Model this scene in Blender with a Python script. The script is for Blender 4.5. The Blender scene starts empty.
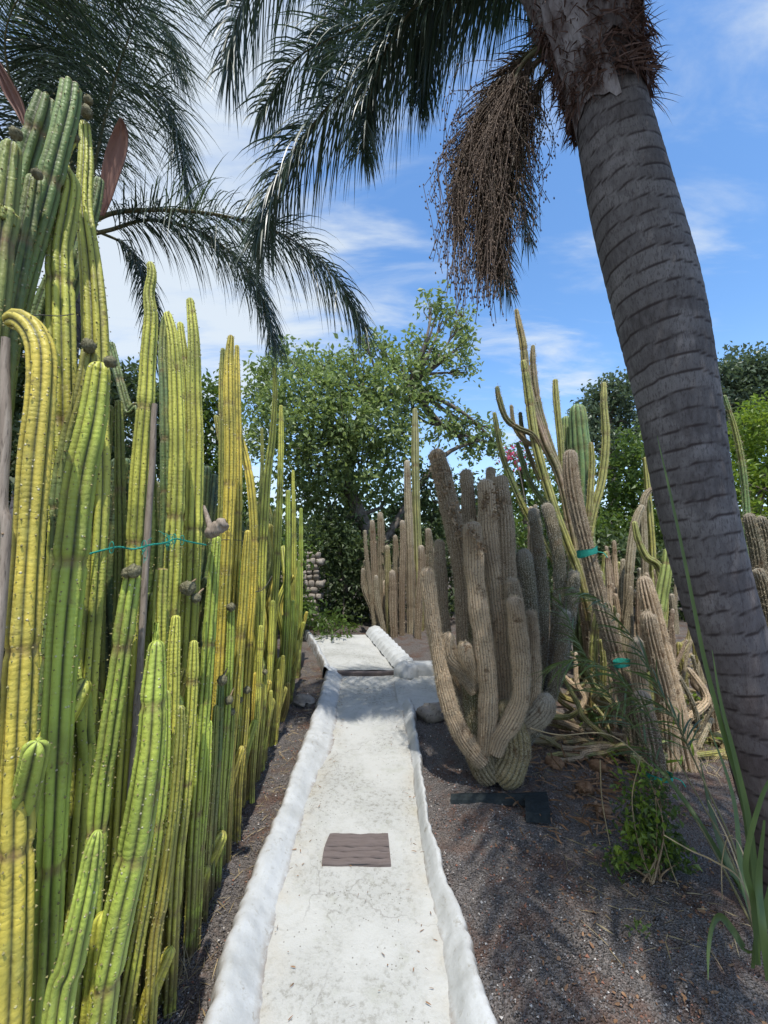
import bpy, math, random
import numpy as np
from mathutils import Vector, noise as mnoise
random.seed(7); rng = np.random.default_rng(7)
R = math.radians
sc = bpy.context.scene
COL = sc.collection
# ------------------------------------------------------------------ camera maths
PITCH = R(6.4); EYE = 1.6; F = 427.0
cp, sp = math.cos(PITCH), math.sin(PITCH)
def ray(px, py):
    u = (px-384)/F; v = (512-py)/F
    return np.array([u, cp - v*sp, sp + v*cp])
def at(px, py, Y):
    r = ray(px, py); t = Y/r[1]
    return np.array([0, 0, EYE]) + t*r
def size(px, py, Y):            # metres per pixel there
    r = ray(px, py); return (Y/r[1])/F
def G0(y):
    y = np.asarray(y, float)
    a = np.clip(y-1.5, 0, 6.0)*0.08
    b = np.clip(y-7.5, 0, 20)*0.03
    return a+b
def ground_at(px, py):
    r = ray(px, py)
    lo, hi = 0.3, 60.
    for _ in range(60):
        m = (lo+hi)/2; p = np.array([0, 0, EYE]) + m*r
        if p[2] > G0(p[1]): lo = m
        else: hi = m
    return np.array([0, 0, EYE]) + lo*r
# ------------------------------------------------------------------ object helpers
def tag(o, label=None, cat=None, group=None, kind=None):
    if label: o['label'] = label
    if cat: o['category'] = cat
    if group: o['group'] = group
    if kind: o['kind'] = kind
    return o
def thing(name, label, cat, loc=(0, 0, 0), group=None):
    o = bpy.data.objects.new(name, None); COL.objects.link(o)
    o.location = tuple(float(c) for c in loc); o.empty_display_size = .1
    return tag(o, label, cat, group)
def mesh_obj(name, V, Fs, mats, parent=None, attrs=None, smooth=True, matidx=None, color=None):
    """V (n,3) world coords; Fs: list of arrays (m,3) / (m,4)"""
    V = np.asarray(V, np.float32).reshape(-1, 3)
    off = np.zeros(3, np.float32)
    if parent is not None:
        p = parent; 
        while p is not None:
            off += np.array(p.location, np.float32); p = p.parent
    me = bpy.data.meshes.new(name)
    if not isinstance(Fs, list): Fs = [Fs]
    Fs = [np.asarray(f, np.int32) for f in Fs if len(f)]
    nl = sum(f.size for f in Fs); nf = sum(len(f) for f in Fs)
    me.vertices.add(len(V)); me.vertices.foreach_set('co', (V-off).ravel())
    me.loops.add(nl); me.polygons.add(nf)
    li = np.concatenate([f.ravel() for f in Fs])
    tot = np.concatenate([np.full(len(f), f.shape[1], np.int32) for f in Fs])
    st = np.concatenate([[0], np.cumsum(tot)[:-1]]).astype(np.int32)
    me.loops.foreach_set('vertex_index', li)
    me.polygons.foreach_set('loop_start', st)
    me.polygons.foreach_set('loop_total', tot)
    me.polygons.foreach_set('use_smooth', np.full(nf, smooth))
    if not isinstance(mats, (list, tuple)): mats = [mats]
    for m in mats: me.materials.append(m)
    if matidx is not None: me.polygons.foreach_set('material_index', np.asarray(matidx, np.int32))
    if attrs:
        for k, a in attrs.items():
            at_ = me.attributes.new(k, 'FLOAT', 'POINT'); at_.data.foreach_set('value', np.asarray(a, np.float32).ravel())
    me.update(calc_edges=True); me.validate()
    o = bpy.data.objects.new(name, me); COL.objects.link(o)
    if parent is not None: o.parent = parent
    if color is not None: o.color = (*color[:3], 1)
    if parent is not None and name in ('areoles', 'spines', 'fibre', 'string', 'fruit', 'petals'): o['kind'] = 'stuff'
    return o
def spline(P, n):
    """catmull rom through P (k,d) -> n samples"""
    P = np.asarray(P, float)
    if len(P) == 2:
        t = np.linspace(0, 1, n)[:, None]; return P[0]*(1-t)+P[1]*t
    Q = np.vstack([2*P[0]-P[1], P, 2*P[-1]-P[-2]])
    d = np.concatenate([[0], np.cumsum(np.maximum(np.linalg.norm(np.diff(P[:, :3], axis=0), axis=1), 1e-5))])
    s = np.linspace(0, d[-1], n); i = np.clip(np.searchsorted(d, s, 'right')-1, 0, len(P)-2)
    t = ((s-d[i])/(d[i+1]-d[i]))[:, None]
    p0, p1, p2, p3 = Q[i], Q[i+1], Q[i+2], Q[i+3]
    return .5*((2*p1)+(-p0+p2)*t+(2*p0-5*p1+4*p2-p3)*t**2+(-p0+3*p1-3*p2+p3)*t**3)
def frames(C):
    T = np.gradient(C, axis=0); T /= np.linalg.norm(T, axis=1)[:, None]+1e-9
    N = np.zeros_like(T); a = np.array([0, -1, 0.]) if abs(T[0][1]) < .9 else np.array([1., 0, 0])
    n = a - T[0]*a.dot(T[0]); n /= np.linalg.norm(n)
    for i in range(len(T)):
        n = n - T[i]*n.dot(T[i]); n /= np.linalg.norm(n); N[i] = n
    return T, N, np.cross(T, N)
def grid_faces(nr, ns, closed=True, off=0):
    i = np.arange(nr-1)[:, None]; j = np.arange(ns if closed else ns-1)[None, :]
    j2 = (j+1) % ns
    return np.stack([i*ns+j, i*ns+j2, (i+1)*ns+j2, (i+1)*ns+j], -1).reshape(-1, 4)+off
def tube(C, rad, ns=8, n=None):
    C = np.asarray(C, float)
    rad = np.asarray(rad, float)*np.ones(len(C))
    if n: 
        S = spline(np.column_stack([C, rad]), n); C = S[:, :3]; rad = np.maximum(S[:, 3], .0003)
    T, N, B = frames(C)
    a = np.linspace(0, 2*np.pi, ns, endpoint=False)
    V = C[:, None]+rad[:, None, None]*(N[:, None]*np.cos(a)[None, :, None]+B[:, None]*np.sin(a)[None, :, None])
    V = V.reshape(-1, 3); Fq = grid_faces(len(C), ns)
    return V, Fq
class MB:
    def __init__(s): s.V = []; s.Q = []; s.T = []; s.n = 0; s.A = []
    def add(s, V, Fq, a=0.):
        V = np.asarray(V, float).reshape(-1, 3); Fq = np.asarray(Fq)
        s.V.append(V); (s.Q if Fq.shape[1] == 4 else s.T).append(Fq+s.n); s.n += len(V)
        s.A.append(np.ones(len(V))*a)
    def tube(s, C, rad, ns=7, n=None, a=0.): s.add(*tube(C, rad, ns, n), a=a)
    def build(s, name, mat, parent=None, smooth=True, color=None, attr='tint'):
        Fs = []
        if s.Q: Fs.append(np.concatenate(s.Q))
        if s.T: Fs.append(np.concatenate(s.T))
        return mesh_obj(name, np.concatenate(s.V), Fs, mat, parent, {attr: np.concatenate(s.A)}, smooth, color=color)
def wig(x, seed, f=1.):
    return np.array([mnoise.noise(Vector((float(v)*f, seed*7.31, seed*1.7))) for v in np.ravel(x)])
def nz3(P, f=1., seed=0.):
    return np.array([mnoise.noise(Vector((p[0]*f+seed, p[1]*f+seed*.7, p[2]*f))) for p in P])
# ------------------------------------------------------------------ node helpers
class NT:
    def __init__(s, name):
        s.m = bpy.data.materials.new(name); s.m.use_nodes = True; s.t = s.m.node_tree; s.t.nodes.clear()
        s.out = s.n('ShaderNodeOutputMaterial'); s.p = s.n('ShaderNodeBsdfPrincipled')
        s.t.links.new(s.p.outputs[0], s.out.inputs[0])
    def n(s, ty, **k):
        nd = s.t.nodes.new(ty)
        for a, b in k.items(): setattr(nd, a, b)
        return nd
    def l(s, a, b): s.t.links.new(a, b)
    def set(s, inp, v):
        if hasattr(v, 'links') or hasattr(v, 'is_linked'): s.l(v, inp)
        else: inp.default_value = v
    def attr(s, nm): return s.n('ShaderNodeAttribute', attribute_name=nm).outputs['Fac']
    def objcol(s): return s.n('ShaderNodeObjectInfo').outputs['Color']
    def rnd(s): return s.n('ShaderNodeObjectInfo').outputs['Random']
    def pos(s): return s.n('ShaderNodeNewGeometry').outputs['Position']
    def island(s): return s.n('ShaderNodeNewGeometry').outputs['Random Per Island']
    def noise(s, scale, detail=4, rough=.6, vec=None, dist=0.):
        nd = s.n('ShaderNodeTexNoise'); nd.inputs['Scale'].default_value = scale
        nd.inputs['Detail'].default_value = detail; nd.inputs['Roughness'].default_value = rough
        nd.inputs['Distortion'].default_value = dist
        s.l(vec if vec is not None else s.pos(), nd.inputs['Vector']); return nd.outputs['Fac']
    def voro(s, scale, vec=None, feature='F1'):
        nd = s.n('ShaderNodeTexVoronoi', feature=feature); nd.inputs['Scale'].default_value = scale
        s.l(vec if vec is not None else s.pos(), nd.inputs['Vector']); return nd
    def scaled(s, v, sc_):
        nd = s.n('ShaderNodeVectorMath', operation='MULTIPLY'); s.l(v, nd.inputs[0]); nd.inputs[1].default_value = sc_; return nd.outputs[0]
    def ramp(s, v, a, b, x=0., y=1.):
        nd = s.n('ShaderNodeMapRange'); s.set(nd.inputs[0], v)
        for i, q in zip((1, 2, 3, 4), (a, b, x, y)): nd.inputs[i].default_value = q
        return nd.outputs[0]
    def mix(s, f, a, b, bt='MIX'):
        nd = s.n('ShaderNodeMix', data_type='RGBA', blend_type=bt)
        s.set(nd.inputs[0], f); s.set(nd.inputs[6], a if not isinstance(a, tuple) else (*a[:3], 1)); s.set(nd.inputs[7], b if not isinstance(b, tuple) else (*b[:3], 1))
        return nd.outputs[2]
    def math(s, op, a, b=0.):
        nd = s.n('ShaderNodeMath', operation=op); s.set(nd.inputs[0], a); s.set(nd.inputs[1], b); return nd.outputs[0]
    def bump(s, h, st=.3, d=.01):
        nd = s.n('ShaderNodeBump'); nd.inputs['Strength'].default_value = st; nd.inputs['Distance'].default_value = d
        s.l(h, nd.inputs['Height']); s.l(nd.outputs[0], s.p.inputs['Normal'])
    def fin(s, col, rough=.6, spec=.3, trans=None):
        s.set(s.p.inputs['Base Color'], col if not isinstance(col, tuple) else (*col[:3], 1)); s.set(s.p.inputs['Roughness'], rough)
        s.p.inputs['Specular IOR Level'].default_value = spec
        if trans is not None:
            tr = s.n('ShaderNodeBsdfTranslucent'); s.set(tr.inputs[0], trans[0] if not isinstance(trans[0], tuple) else (*trans[0][:3], 1))
            mx = s.n('ShaderNodeMixShader'); mx.inputs[0].default_value = trans[1]
            s.l(s.p.outputs[0], mx.inputs[1]); s.l(tr.outputs[0], mx.inputs[2]); s.l(mx.outputs[0], s.out.inputs[0])
        return s.m
def g(*c): return tuple(c)
# ------------------------------------------------------------------ materials
def m_column():
    t = NT('ribbed_cactus_skin'); oc = t.objcol(); rib = t.attr('rib'); scar = t.attr('scar')
    n1 = t.noise(3.0, 3); n2 = t.noise(28, 4)
    c = t.mix(t.ramp(n1, .35, .7), oc, t.mix(.55, oc, (.10, .16, .03)))
    c = t.mix(t.math('MULTIPLY', t.ramp(t.noise(1.7, 4, vec=t.scaled(t.pos(), (1, 1, .6))), .52, .68), .45), c, (.55, .42, .05))
    c = t.mix(t.ramp(rib, .05, .72, .93, 0.), c, (.016, .022, .006))  # shade in the grooves between ribs, painted into the skin colour
    c = t.mix(t.ramp(t.noise(6, 4), .45, .75, 0, .5), c, (.10, .095, .03))
    c = t.mix(t.math('MULTIPLY', t.ramp(n2, .5, .75), .35), c, (.42, .42, .12))
    # corky specks
    sp_ = t.voro(55); ms = t.ramp(sp_.outputs['Distance'], .10, .2, 1, 0)
    gate = t.ramp(t.noise(9, 3), .50, .58)
    c = t.mix(t.math('MULTIPLY', t.math('MULTIPLY', ms, gate), .85), c, (.62, .57, .42))
    br = t.ramp(t.noise(14, 5, .7), .60, .70)
    c = t.mix(t.math('MULTIPLY', br, .7), c, (.14, .09, .035))
    c = t.mix(t.math('MULTIPLY', t.ramp(t.attr('along'), .0, .8, 1.0, 0), t.ramp(t.noise(10, 5, .7), .36, .54)), c, (.13, .09, .04))
    c = t.mix(t.math('MULTIPLY', scar, t.ramp(t.noise(40, 3), .2, .6)), c, (.20, .13, .06))
    cw = t.math('ABSOLUTE', t.math('SINE', t.math('MULTIPLY', t.math('ADD', t.attr('along'), t.math('MULTIPLY', t.noise(14, 2), .035)), 210.)))
    c = t.mix(t.math('MULTIPLY', t.ramp(cw, .0, .5, .16, 0), t.ramp(t.noise(7, 2), .35, .6)), c, t.mix(.6, c, (.03, .04, .01)))
    t.bump(t.math('ADD', t.noise(60, 3), t.math('ADD', t.math('MULTIPLY', ms, gate), t.math('MULTIPLY', t.math('MULTIPLY', cw, t.ramp(t.noise(11, 3), .35, .65)), .22))), .6, .005)
    return t.fin(c, .5, .4)
def m_torch():
    t = NT('hairy_cactus_skin'); oc = t.objcol(); rib = t.attr('rib'); tip = t.attr('tip')
    n1 = t.noise(4, 4); nf = t.noise(130, 4, .7)
    c = t.mix(t.ramp(n1, .35, .7), oc, t.mix(.5, oc, (.22, .15, .09)))
    c = t.mix(t.ramp(rib, .0, .6, .75, 0), c, (.055, .05, .022))
    c = t.mix(t.math('MULTIPLY', t.ramp(nf, .5, .68), .8), c, (.62, .55, .42))
    c = t.mix(t.math('MULTIPLY', t.ramp(t.noise(70, 3), .56, .66), .65), c, (.07, .045, .025))
    c = t.mix(t.math('MULTIPLY', tip, .35), c, (.55, .5, .42))
    c = t.mix(t.ramp(t.noise(1.8, 3), .45, .7, 0, .6), c, (.13, .09, .06))
    c = t.mix(t.math('MULTIPLY', t.ramp(t.noise(11, 5, .7), .58, .68), .8), c, (.11, .06, .03))
    t.bump(nf, .9, .012)
    return t.fin(c, .85, .15)
def m_simple(name, cols, scale=20, rough=.7, bump=.3, spec=.25, vec=(1, 1, 1), tr=None, bd=.004):
    t = NT(name); v = t.scaled(t.pos(), vec); n = t.noise(scale, 5, .65, v)
    c = t.mix(t.ramp(n, .35, .68), cols[0], cols[1])
    if len(cols) > 2: c = t.mix(t.math('MULTIPLY', t.ramp(t.noise(scale*3.1, 4, .6, v), .55, .7), .8), c, cols[2])
    t.bump(n, bump, bd)
    return t.fin(c, rough, spec, None if tr is None else tr)
def m_leaf(name, a, b, trc, k=.3, rough=.45, spec=.4):
    t = NT(name); i = t.island(); c = t.mix(i, a, b)
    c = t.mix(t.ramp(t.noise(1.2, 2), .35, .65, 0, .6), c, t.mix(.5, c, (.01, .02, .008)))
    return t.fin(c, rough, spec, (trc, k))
def m_path():
    t = NT('worn_whitewash')
    nb = t.noise(2.2, 5, .6); nf = t.noise(38, 5, .75); nm = t.noise(9, 5, .7)
    c = t.mix(t.ramp(nb, .4, .7), (.44, .44, .415), (.36, .36, .335))
    st = t.math('MULTIPLY', t.ramp(nb, .43, .6), t.ramp(nf, .50, .62))
    c = t.mix(t.math('MULTIPLY', st, .8), c, (.22, .215, .185))
    c = t.mix(t.math('MULTIPLY', t.ramp(nm, .55, .72), .55), c, (.34, .345, .29))
    c = t.mix(t.math('MULTIPLY', t.attr('edge'), t.ramp(t.noise(6, 4), .4, .62, 0, .45)), c, (.36, .30, .20))
    wv = t.n('ShaderNodeVectorMath', operation='MULTIPLY_ADD'); nn = t.n('ShaderNodeTexNoise'); nn.inputs['Scale'].default_value = 6; nn.inputs['Detail'].default_value = 6; t.l(t.pos(), nn.inputs['Vector']); t.l(nn.outputs['Color'], wv.inputs[0]); wv.inputs[1].default_value = (.35, .35, .0); t.l(t.pos(), wv.inputs[2])
    cr = t.n('ShaderNodeTexVoronoi', feature='DISTANCE_TO_EDGE'); cr.inputs['Scale'].default_value = 1.3; t.l(wv.outputs[0], cr.inputs['Vector'])
    c = t.mix(t.math('MULTIPLY', t.math('MULTIPLY', t.ramp(cr.outputs['Distance'], .002, .008, 1, 0), t.ramp(t.noise(3, 3), .48, .58)), .4), c, (.16, .15, .13))
    c = t.mix(t.math('MULTIPLY', t.ramp(t.noise(14, 6, .8), .54, .68), .5), c, (.30, .295, .26))
    pit = t.ramp(t.voro(46).outputs['Distance'], .1, .18, 1, 0)
    gate = t.ramp(t.noise(5, 3), .5, .56)
    c = t.mix(t.math('MULTIPLY', t.math('MULTIPLY', pit, gate), .8), c, (.12, .11, .09))
    t.bump(t.math('ADD', nf, t.math('MULTIPLY', nm, 1.5)), .55, .008)
    return t.fin(c, .8, .2)
def m_kerb():
    t = NT('kerb_whitewash'); nm = t.noise(7, 5, .65); nf = t.noise(45, 4, .7)
    c = t.mix(t.ramp(nm, .4, .75), (.45, .46, .455), (.36, .365, .35))
    c = t.mix(t.math('MULTIPLY', t.ramp(t.attr('edge'), .2, .9, 0, 1), t.ramp(t.noise(18, 5, .75), .38, .56)), c, (.22, .18, .14))
    c = t.mix(t.math('MULTIPLY', t.ramp(nf, .56, .72), .6), c, (.30, .29, .25))
    c = t.mix(t.math('MULTIPLY', t.ramp(t.noise(16, 6, .75), .60, .66), .7), c, (.24, .22, .18))
    t.bump(t.math('ADD', nm, t.math('MULTIPLY', nf, .4)), .5, .01)
    return t.fin(c, .75, .25)
def m_ground():
    t = NT('dark_gravel_soil'); v1 = t.voro(120); v2 = t.voro(48)
    big = t.noise(1.1, 4, .6); mid = t.noise(4.5, 5, .65)
    c = t.mix(v1.outputs['Distance'], (.048, .041, .037), (.22, .192, .172))
    c = t.mix(t.ramp(t.noise(170, 3), .5, .7), c, (.27, .25, .235))
    c = t.mix(t.ramp(mid, .48, .62, 0, .8), c, t.mix(t.noise(90, 3), (.055, .030, .022), (.22, .135, .10)))
    c = t.mix(t.ramp(big, .52, .68, 0, .5), c, (.24, .20, .165))
    c = t.mix(t.ramp(v2.outputs['Distance'], .0, .12, .5, 0), c, (.02, .017, .015))
    h = t.math('ADD', v1.outputs['Distance'], t.math('MULTIPLY', v2.outputs['Distance'], 1.3))
    t.bump(h, .9, .02)
    return t.fin(c, .9, .15)
def m_trunk():
    t = NT('ringed_palm_bark'); r = t.attr('ring'); h = t.attr('along')
    v = t.scaled(t.pos(), (1, 1, .3)); n = t.noise(60, 6, .75, v); b = t.noise(5, 4)
    c = t.mix(t.ramp(n, .3, .7), (.038, .032, .032), (.16, .145, .145))
    c = t.mix(t.ramp(b, .5, .65, 0, .5), c, (.27, .25, .25))
    c = t.mix(t.math('MULTIPLY', t.attr('band'), .45), c, (.25, .235, .235))
    c = t.mix(t.math('MULTIPLY', t.ramp(t.noise(120, 4, .7, v), .5, .62), .6), c, (.035, .028, .028))
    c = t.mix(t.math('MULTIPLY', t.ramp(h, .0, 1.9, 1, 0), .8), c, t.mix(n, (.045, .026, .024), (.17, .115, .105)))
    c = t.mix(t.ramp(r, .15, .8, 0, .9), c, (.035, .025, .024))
    cr = t.n('ShaderNodeTexVoronoi', feature='DISTANCE_TO_EDGE'); cr.inputs['Scale'].default_value = 7
    dv = t.n('ShaderNodeTexNoise'); dv.inputs['Scale'].default_value = 9; t.l(t.pos(), dv.inputs['Vector']); av = t.n('ShaderNodeVectorMath', operation='MULTIPLY_ADD'); t.l(dv.outputs['Color'], av.inputs[0]); av.inputs[1].default_value = (.12, .12, .0); t.l(t.scaled(t.pos(), (1.0, 1.0, .06)), av.inputs[2]); t.l(av.outputs[0], cr.inputs['Vector'])
    ck = t.math('MULTIPLY', t.ramp(cr.outputs['Distance'], .006, .03, 1, 0), t.ramp(t.noise(4, 3), .38, .5))
    c = t.mix(t.math('MULTIPLY', ck, .22), c, (.035, .022, .02))
    t.bump(t.math('SUBTRACT', t.math('MULTIPLY', n, .9), t.math('MULTIPLY', ck, .15)), .5, .010)
    return t.fin(c, .85, .2)
M = dict(
 column=m_column(), torch=m_torch(), path=m_path(), kerb=m_kerb(), ground=m_ground(), trunk=m_trunk(),
 areole=m_simple('pale_spine_wool', [(.29, .27, .11), (.18, .14, .06)], 60),
 spine=m_simple('straw_spines', [(.52, .44, .31), (.30, .23, .14)], 30, .6),
 spinegrey=m_simple('grey_spines', [(.42, .42, .38), (.25, .24, .2)], 30, .6),
 knob=m_simple('woolly_bud', [(.13, .12, .07), (.26, .24, .15), (.05, .04, .02)], 90, .9, .9, bd=.01),
 dead=m_simple('dry_brown_husk', [(.20, .13, .075), (.36, .27, .17), (.06, .035, .02)], 25, .85, .7, vec=(1, 1, .3)),
 stake=m_simple('weathered_stake_wood', [(.20, .155, .12), (.36, .30, .24), (.08, .06, .045)], 22, .85, .6, vec=(3, 3, .35)),
 twine=m_simple('green_garden_twine', [(.02, .22, .17), (.03, .34, .25)], 60, .6),
 wire=m_simple('dull_tie_wire', [(.06, .055, .05), (.14, .12, .10)], 40, .6),
 slab=m_simple('brown_wood_and_step_shade', [(.115, .092, .085), (.15, .122, .113), (.08, .063, .058)], 14, .8, .5, vec=(.3, 3, 1)),
 frond=m_leaf('palm_leaflet', (.032, .055, .040), (.07, .105, .065), (.08, .13, .05), .2, .4, .6),
 frond2=m_leaf('young_palm_leaflet', (.05, .085, .028), (.11, .16, .045), (.15, .22, .03), .2),
 rachis=m_simple('palm_frond_stalk', [(.10, .10, .05), (.17, .15, .08)], 12),
 husk=m_simple('palm_spathe_brown', [(.20, .10, .075), (.30, .17, .12), (.12, .06, .045)], 9, .6, .4, vec=(1, 1, .1), tr=((.4, .16, .09), .15)),
 sheath=m_simple('torn_palm_sheath', [(.085, .06, .055), (.33, .31, .32), (.05, .03, .027)], 8, .85, .8, vec=(1.6, 1.6, .5), bd=.02),
 fibre=m_simple('palm_fibre', [(.085, .048, .04), (.17, .11, .09)], 30),
 fruit=m_simple('dried_palm_fruit', [(.075, .052, .04), (.18, .125, .09)], 50),
 leafA=m_leaf('broad_tree_leaf', (.13, .18, .075), (.36, .44, .18), (.33, .44, .12), .36),
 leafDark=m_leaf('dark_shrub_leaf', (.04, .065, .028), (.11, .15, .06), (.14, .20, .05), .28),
 leafPine=m_leaf('blue_green_tree_leaf', (.08, .12, .08), (.15, .20, .12), (.14, .2, .08), .28),
 leafLime=m_leaf('lime_leaf', (.12, .20, .025), (.22, .30, .04), (.3, .42, .04), .35),
 leafMid=m_leaf('mid_green_leaf', (.06, .11, .025), (.13, .20, .04), (.2, .3, .04), .3),
 pink=m_leaf('pink_petal', (.45, .04, .12), (.6, .09, .2), (.6, .1, .2), .3),
 bark=m_simple('grey_tree_bark', [(.10, .08, .065), (.22, .19, .16)], 14, .9, .6),
 olddry=m_leaf('browning_palm_leaflet', (.055, .045, .028), (.15, .10, .065), (.12, .09, .04), .15, .6, .3),
 straw=m_leaf('dry_straw', (.30, .22, .12), (.46, .37, .22), (.4, .3, .15), .15, .7, .2),
 stone=m_simple('field_stone', [(.20, .17, .14), (.36, .32, .27), (.09, .07, .06)], 9, .9, .7),
 pebble=None, rust=m_simple('rust_debris', [(.16, .085, .045), (.30, .18, .10), (.06, .035, .02)], 22, .9, .6),
 tray=m_simple('dark_teal_plastic', [(.010, .014, .015), (.022, .03, .032)], 60, .8, .6),
)
def m_pebble():
    t = NT('mixed_gravel_chips'); i = t.island()
    c = t.mix(t.ramp(i, 0, .8), (.05, .045, .042), (.22, .205, .195)); c = t.mix(t.ramp(i, .85, .88), c, (.28, .13, .085)); c = t.mix(t.ramp(i, .95, .96), c, (.5, .47, .43))
    return t.fin(c, .85, .2)
M['pebble'] = m_pebble()
# ------------------------------------------------------------------ cactus stems
HEDGE_COL = []
def column_geo(C, rad, nrib=6, depth=.3, per=6, step=.016, seed=0., notch=(), cut=False, und=.03, twist=0.):
    """ribbed stem swept through control points C (base first). returns V,F,attrs,(ridge points)"""
    C = np.asarray(C, float); rad = np.ones(len(C))*rad
    L = np.linalg.norm(np.diff(C, axis=0), axis=1).sum(); n = max(8, int(L/step))
    S = spline(np.column_stack([C, rad]), n); P = S[:, :3]; r = S[:, 3]
    s = np.linspace(0, L, n)
    # closer rings at the tip dome
    rt = r[-1]
    dome = rt*(1.0 if not cut else .35)
    k = 9; sd = L-dome+dome*np.sin(np.linspace(0, np.pi/2, k+1)[1:])
    keep = s < L-dome
    s2 = np.concatenate([s[keep], sd]); P = np.column_stack([np.interp(s2, s, P[:, i]) for i in range(3)]); r = np.interp(s2, s, r); s = s2
    T, N, B = frames(P)
    r = r*(1+1.6*und*wig(s*5, seed)+.6*und*wig(s*22, seed+3))
    prof = np.ones(len(s)); q = np.clip((s-(L-dome))/dome, 0, 1); prof = np.sqrt(np.clip(1-q**2, 0.0009, 1)) if not cut else np.clip(1-q**4*.98, .02, 1)
    scar = np.zeros(len(s))
    for h in notch:
        w = np.exp(-((s-h)/.012)**2); r = r*(1-.16*w)*(1+.05*np.exp(-((s-h-.04)/.03)**2)); scar += w
    if cut: scar += (q > .3)
    ns = nrib*per; a = np.linspace(0, 2*np.pi, ns, endpoint=False)
    ph = seed*1.3+twist*s[:, None]+.05*wig(s*3, seed+9)[:, None]
    th = a[None, :]+0*s[:, None]
    ribf = np.abs(np.cos(nrib*th/2))**.8
    prr = ribf-.16*np.exp(-((((nrib*th/(2*np.pi))+.5) % 1-.5)/.09)**2)*0
    rs = np.random.default_rng(int(seed*1000)+3); rid = np.floor((nrib*th/(2*np.pi)+.5)).astype(int) % nrib
    ra = rs.uniform(.86, 1.08, nrib); rwv = np.stack([wig(s*2.3, seed+20+q) for q in range(nrib)], 1)*.16
    prr = ribf*(ra[rid]+np.take_along_axis(rwv, rid, 1))
    rr = (r*prof)[:, None]*(1-depth+depth*prr)
    # little crenation along ridges
    rr *= 1+.010*np.sin(s[:, None]*2*np.pi/.028+np.floor(nrib*th/(2*np.pi)+.5)*2.)*(ribf**3)
    ang = th+ph
    V = P[:, None]+rr[..., None]*(N[:, None]*np.cos(ang)[..., None]+B[:, None]*np.sin(ang)[..., None])
    Fq = grid_faces(len(s), ns)
    att = dict(rib=ribf, along=np.repeat(s[:, None], ns, 1), scar=np.clip(np.repeat(scar[:, None], ns, 1), 0, 1), tip=np.repeat(np.clip((s-(L-3*rt))/(2.5*rt+1e-5), 0, 1)[:, None], ns, 1))
    # ridge points with normals
    ridx = np.arange(nrib)*per
    RP = V[:, ridx]; RN = (N[:, None]*np.cos(ang[:, ridx])[..., None]+B[:, None]*np.sin(ang[:, ridx])[..., None])
    return V.reshape(-1, 3), Fq, {k_: v.ravel() for k_, v in att.items()}, (s, RP, RN, T)
def tufts(RP, RN, T, s, every=.028, sz=.004, out=.004, jitter=.003):
    V = []; 
    ii = np.searchsorted(s, np.arange(.05, s[-1]-.01, every)); ii = np.unique(np.clip(ii, 0, len(s)-1))
    p = RP[ii].reshape(-1, 3)+rng.normal(0, jitter, (len(ii)*RP.shape[1], 3)); nn = RN[ii].reshape(-1, 3); t = np.repeat(T[ii], RP.shape[1], 0)
    b = np.cross(nn, t); m = len(p); z = sz*rng.uniform(.5, 1.3, (m, 1))
    V = np.stack([p-b*z-nn*.001, p-t*z*1.2-nn*.001, p+b*z-nn*.001, p+t*z*1.2-nn*.001, p+nn*out], 1).reshape(-1, 3)
    k = np.arange(m)[:, None]*5
    Fc = np.concatenate([k+np.array([[0, 1, 4]]), k+np.array([[1, 2, 4]]), k+np.array([[2, 3, 4]]), k+np.array([[3, 0, 4]])])
    return V, Fc
def spikes(RP, RN, T, s, every=.02, ln=.02, w=.0011, k=5, spread=.8, start=.02):
    ii = np.unique(np.clip(np.searchsorted(s, np.arange(start, s[-1], every)), 0, len(s)-1))
    p = np.repeat(RP[ii].reshape(-1, 3), k, 0); nn = np.repeat(RN[ii].reshape(-1, 3), k, 0)
    tt = np.repeat(np.repeat(T[ii], RP.shape[1], 0), k, 0); bb = np.cross(nn, tt); p = p+tt*rng.normal(0, every*.45, (len(p), 1))+bb*rng.normal(0, every*.28, (len(p), 1))-nn*.002
    d = nn+rng.normal(0, spread, p.shape); d /= np.linalg.norm(d, axis=1)[:, None]
    sd = np.cross(d, rng.normal(0, 1, p.shape)); sd /= np.linalg.norm(sd, axis=1)[:, None]
    l = ln*rng.uniform(.4, 1.4, (len(p), 1))
    V = np.stack([p-sd*w, p+sd*w, p+d*l], 1).reshape(-1, 3)
    return V, np.arange(len(V)).reshape(-1, 3)
def px_curve(pts, Y, w):
    """pixel control points (tip first) at depth(s) Y, width(s) w -> world points base first, radii"""
    n = len(pts); Y = np.ones(n)*Y if np.ndim(Y) == 0 else np.interp(np.linspace(0, 1, n), np.linspace(0, 1, len(Y)), Y)
    w = np.ones(n)*w if np.ndim(w) == 0 else np.interp(np.linspace(0, 1, n), np.linspace(0, 1, len(w)), w)
    P = np.array([at(px, py, y) for (px, py), y in zip(pts, Y)]); r = np.array([size(px, py, y)*ww/2/math.hypot(1, (px-384)/F) for (px, py), y, ww in zip(pts, Y, w)])
    return P[::-1], r[::-1]
def knob_geo(c, r, seed=0, sx=1., n=10):
    u, v = np.meshgrid(np.linspace(0, 2*np.pi, n, endpoint=False), np.linspace(.05, np.pi-.05, n//2+2))
    d = np.stack([np.cos(u)*np.sin(v)*sx, np.sin(u)*np.sin(v)*sx, np.cos(v)], -1)
    q = d.reshape(-1, 3); f = 1+.35*nz3(q*1.5, 1.6, seed)
    return np.asarray(c)+(q*f[:, None])*r, grid_faces(n//2+2, n)
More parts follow.
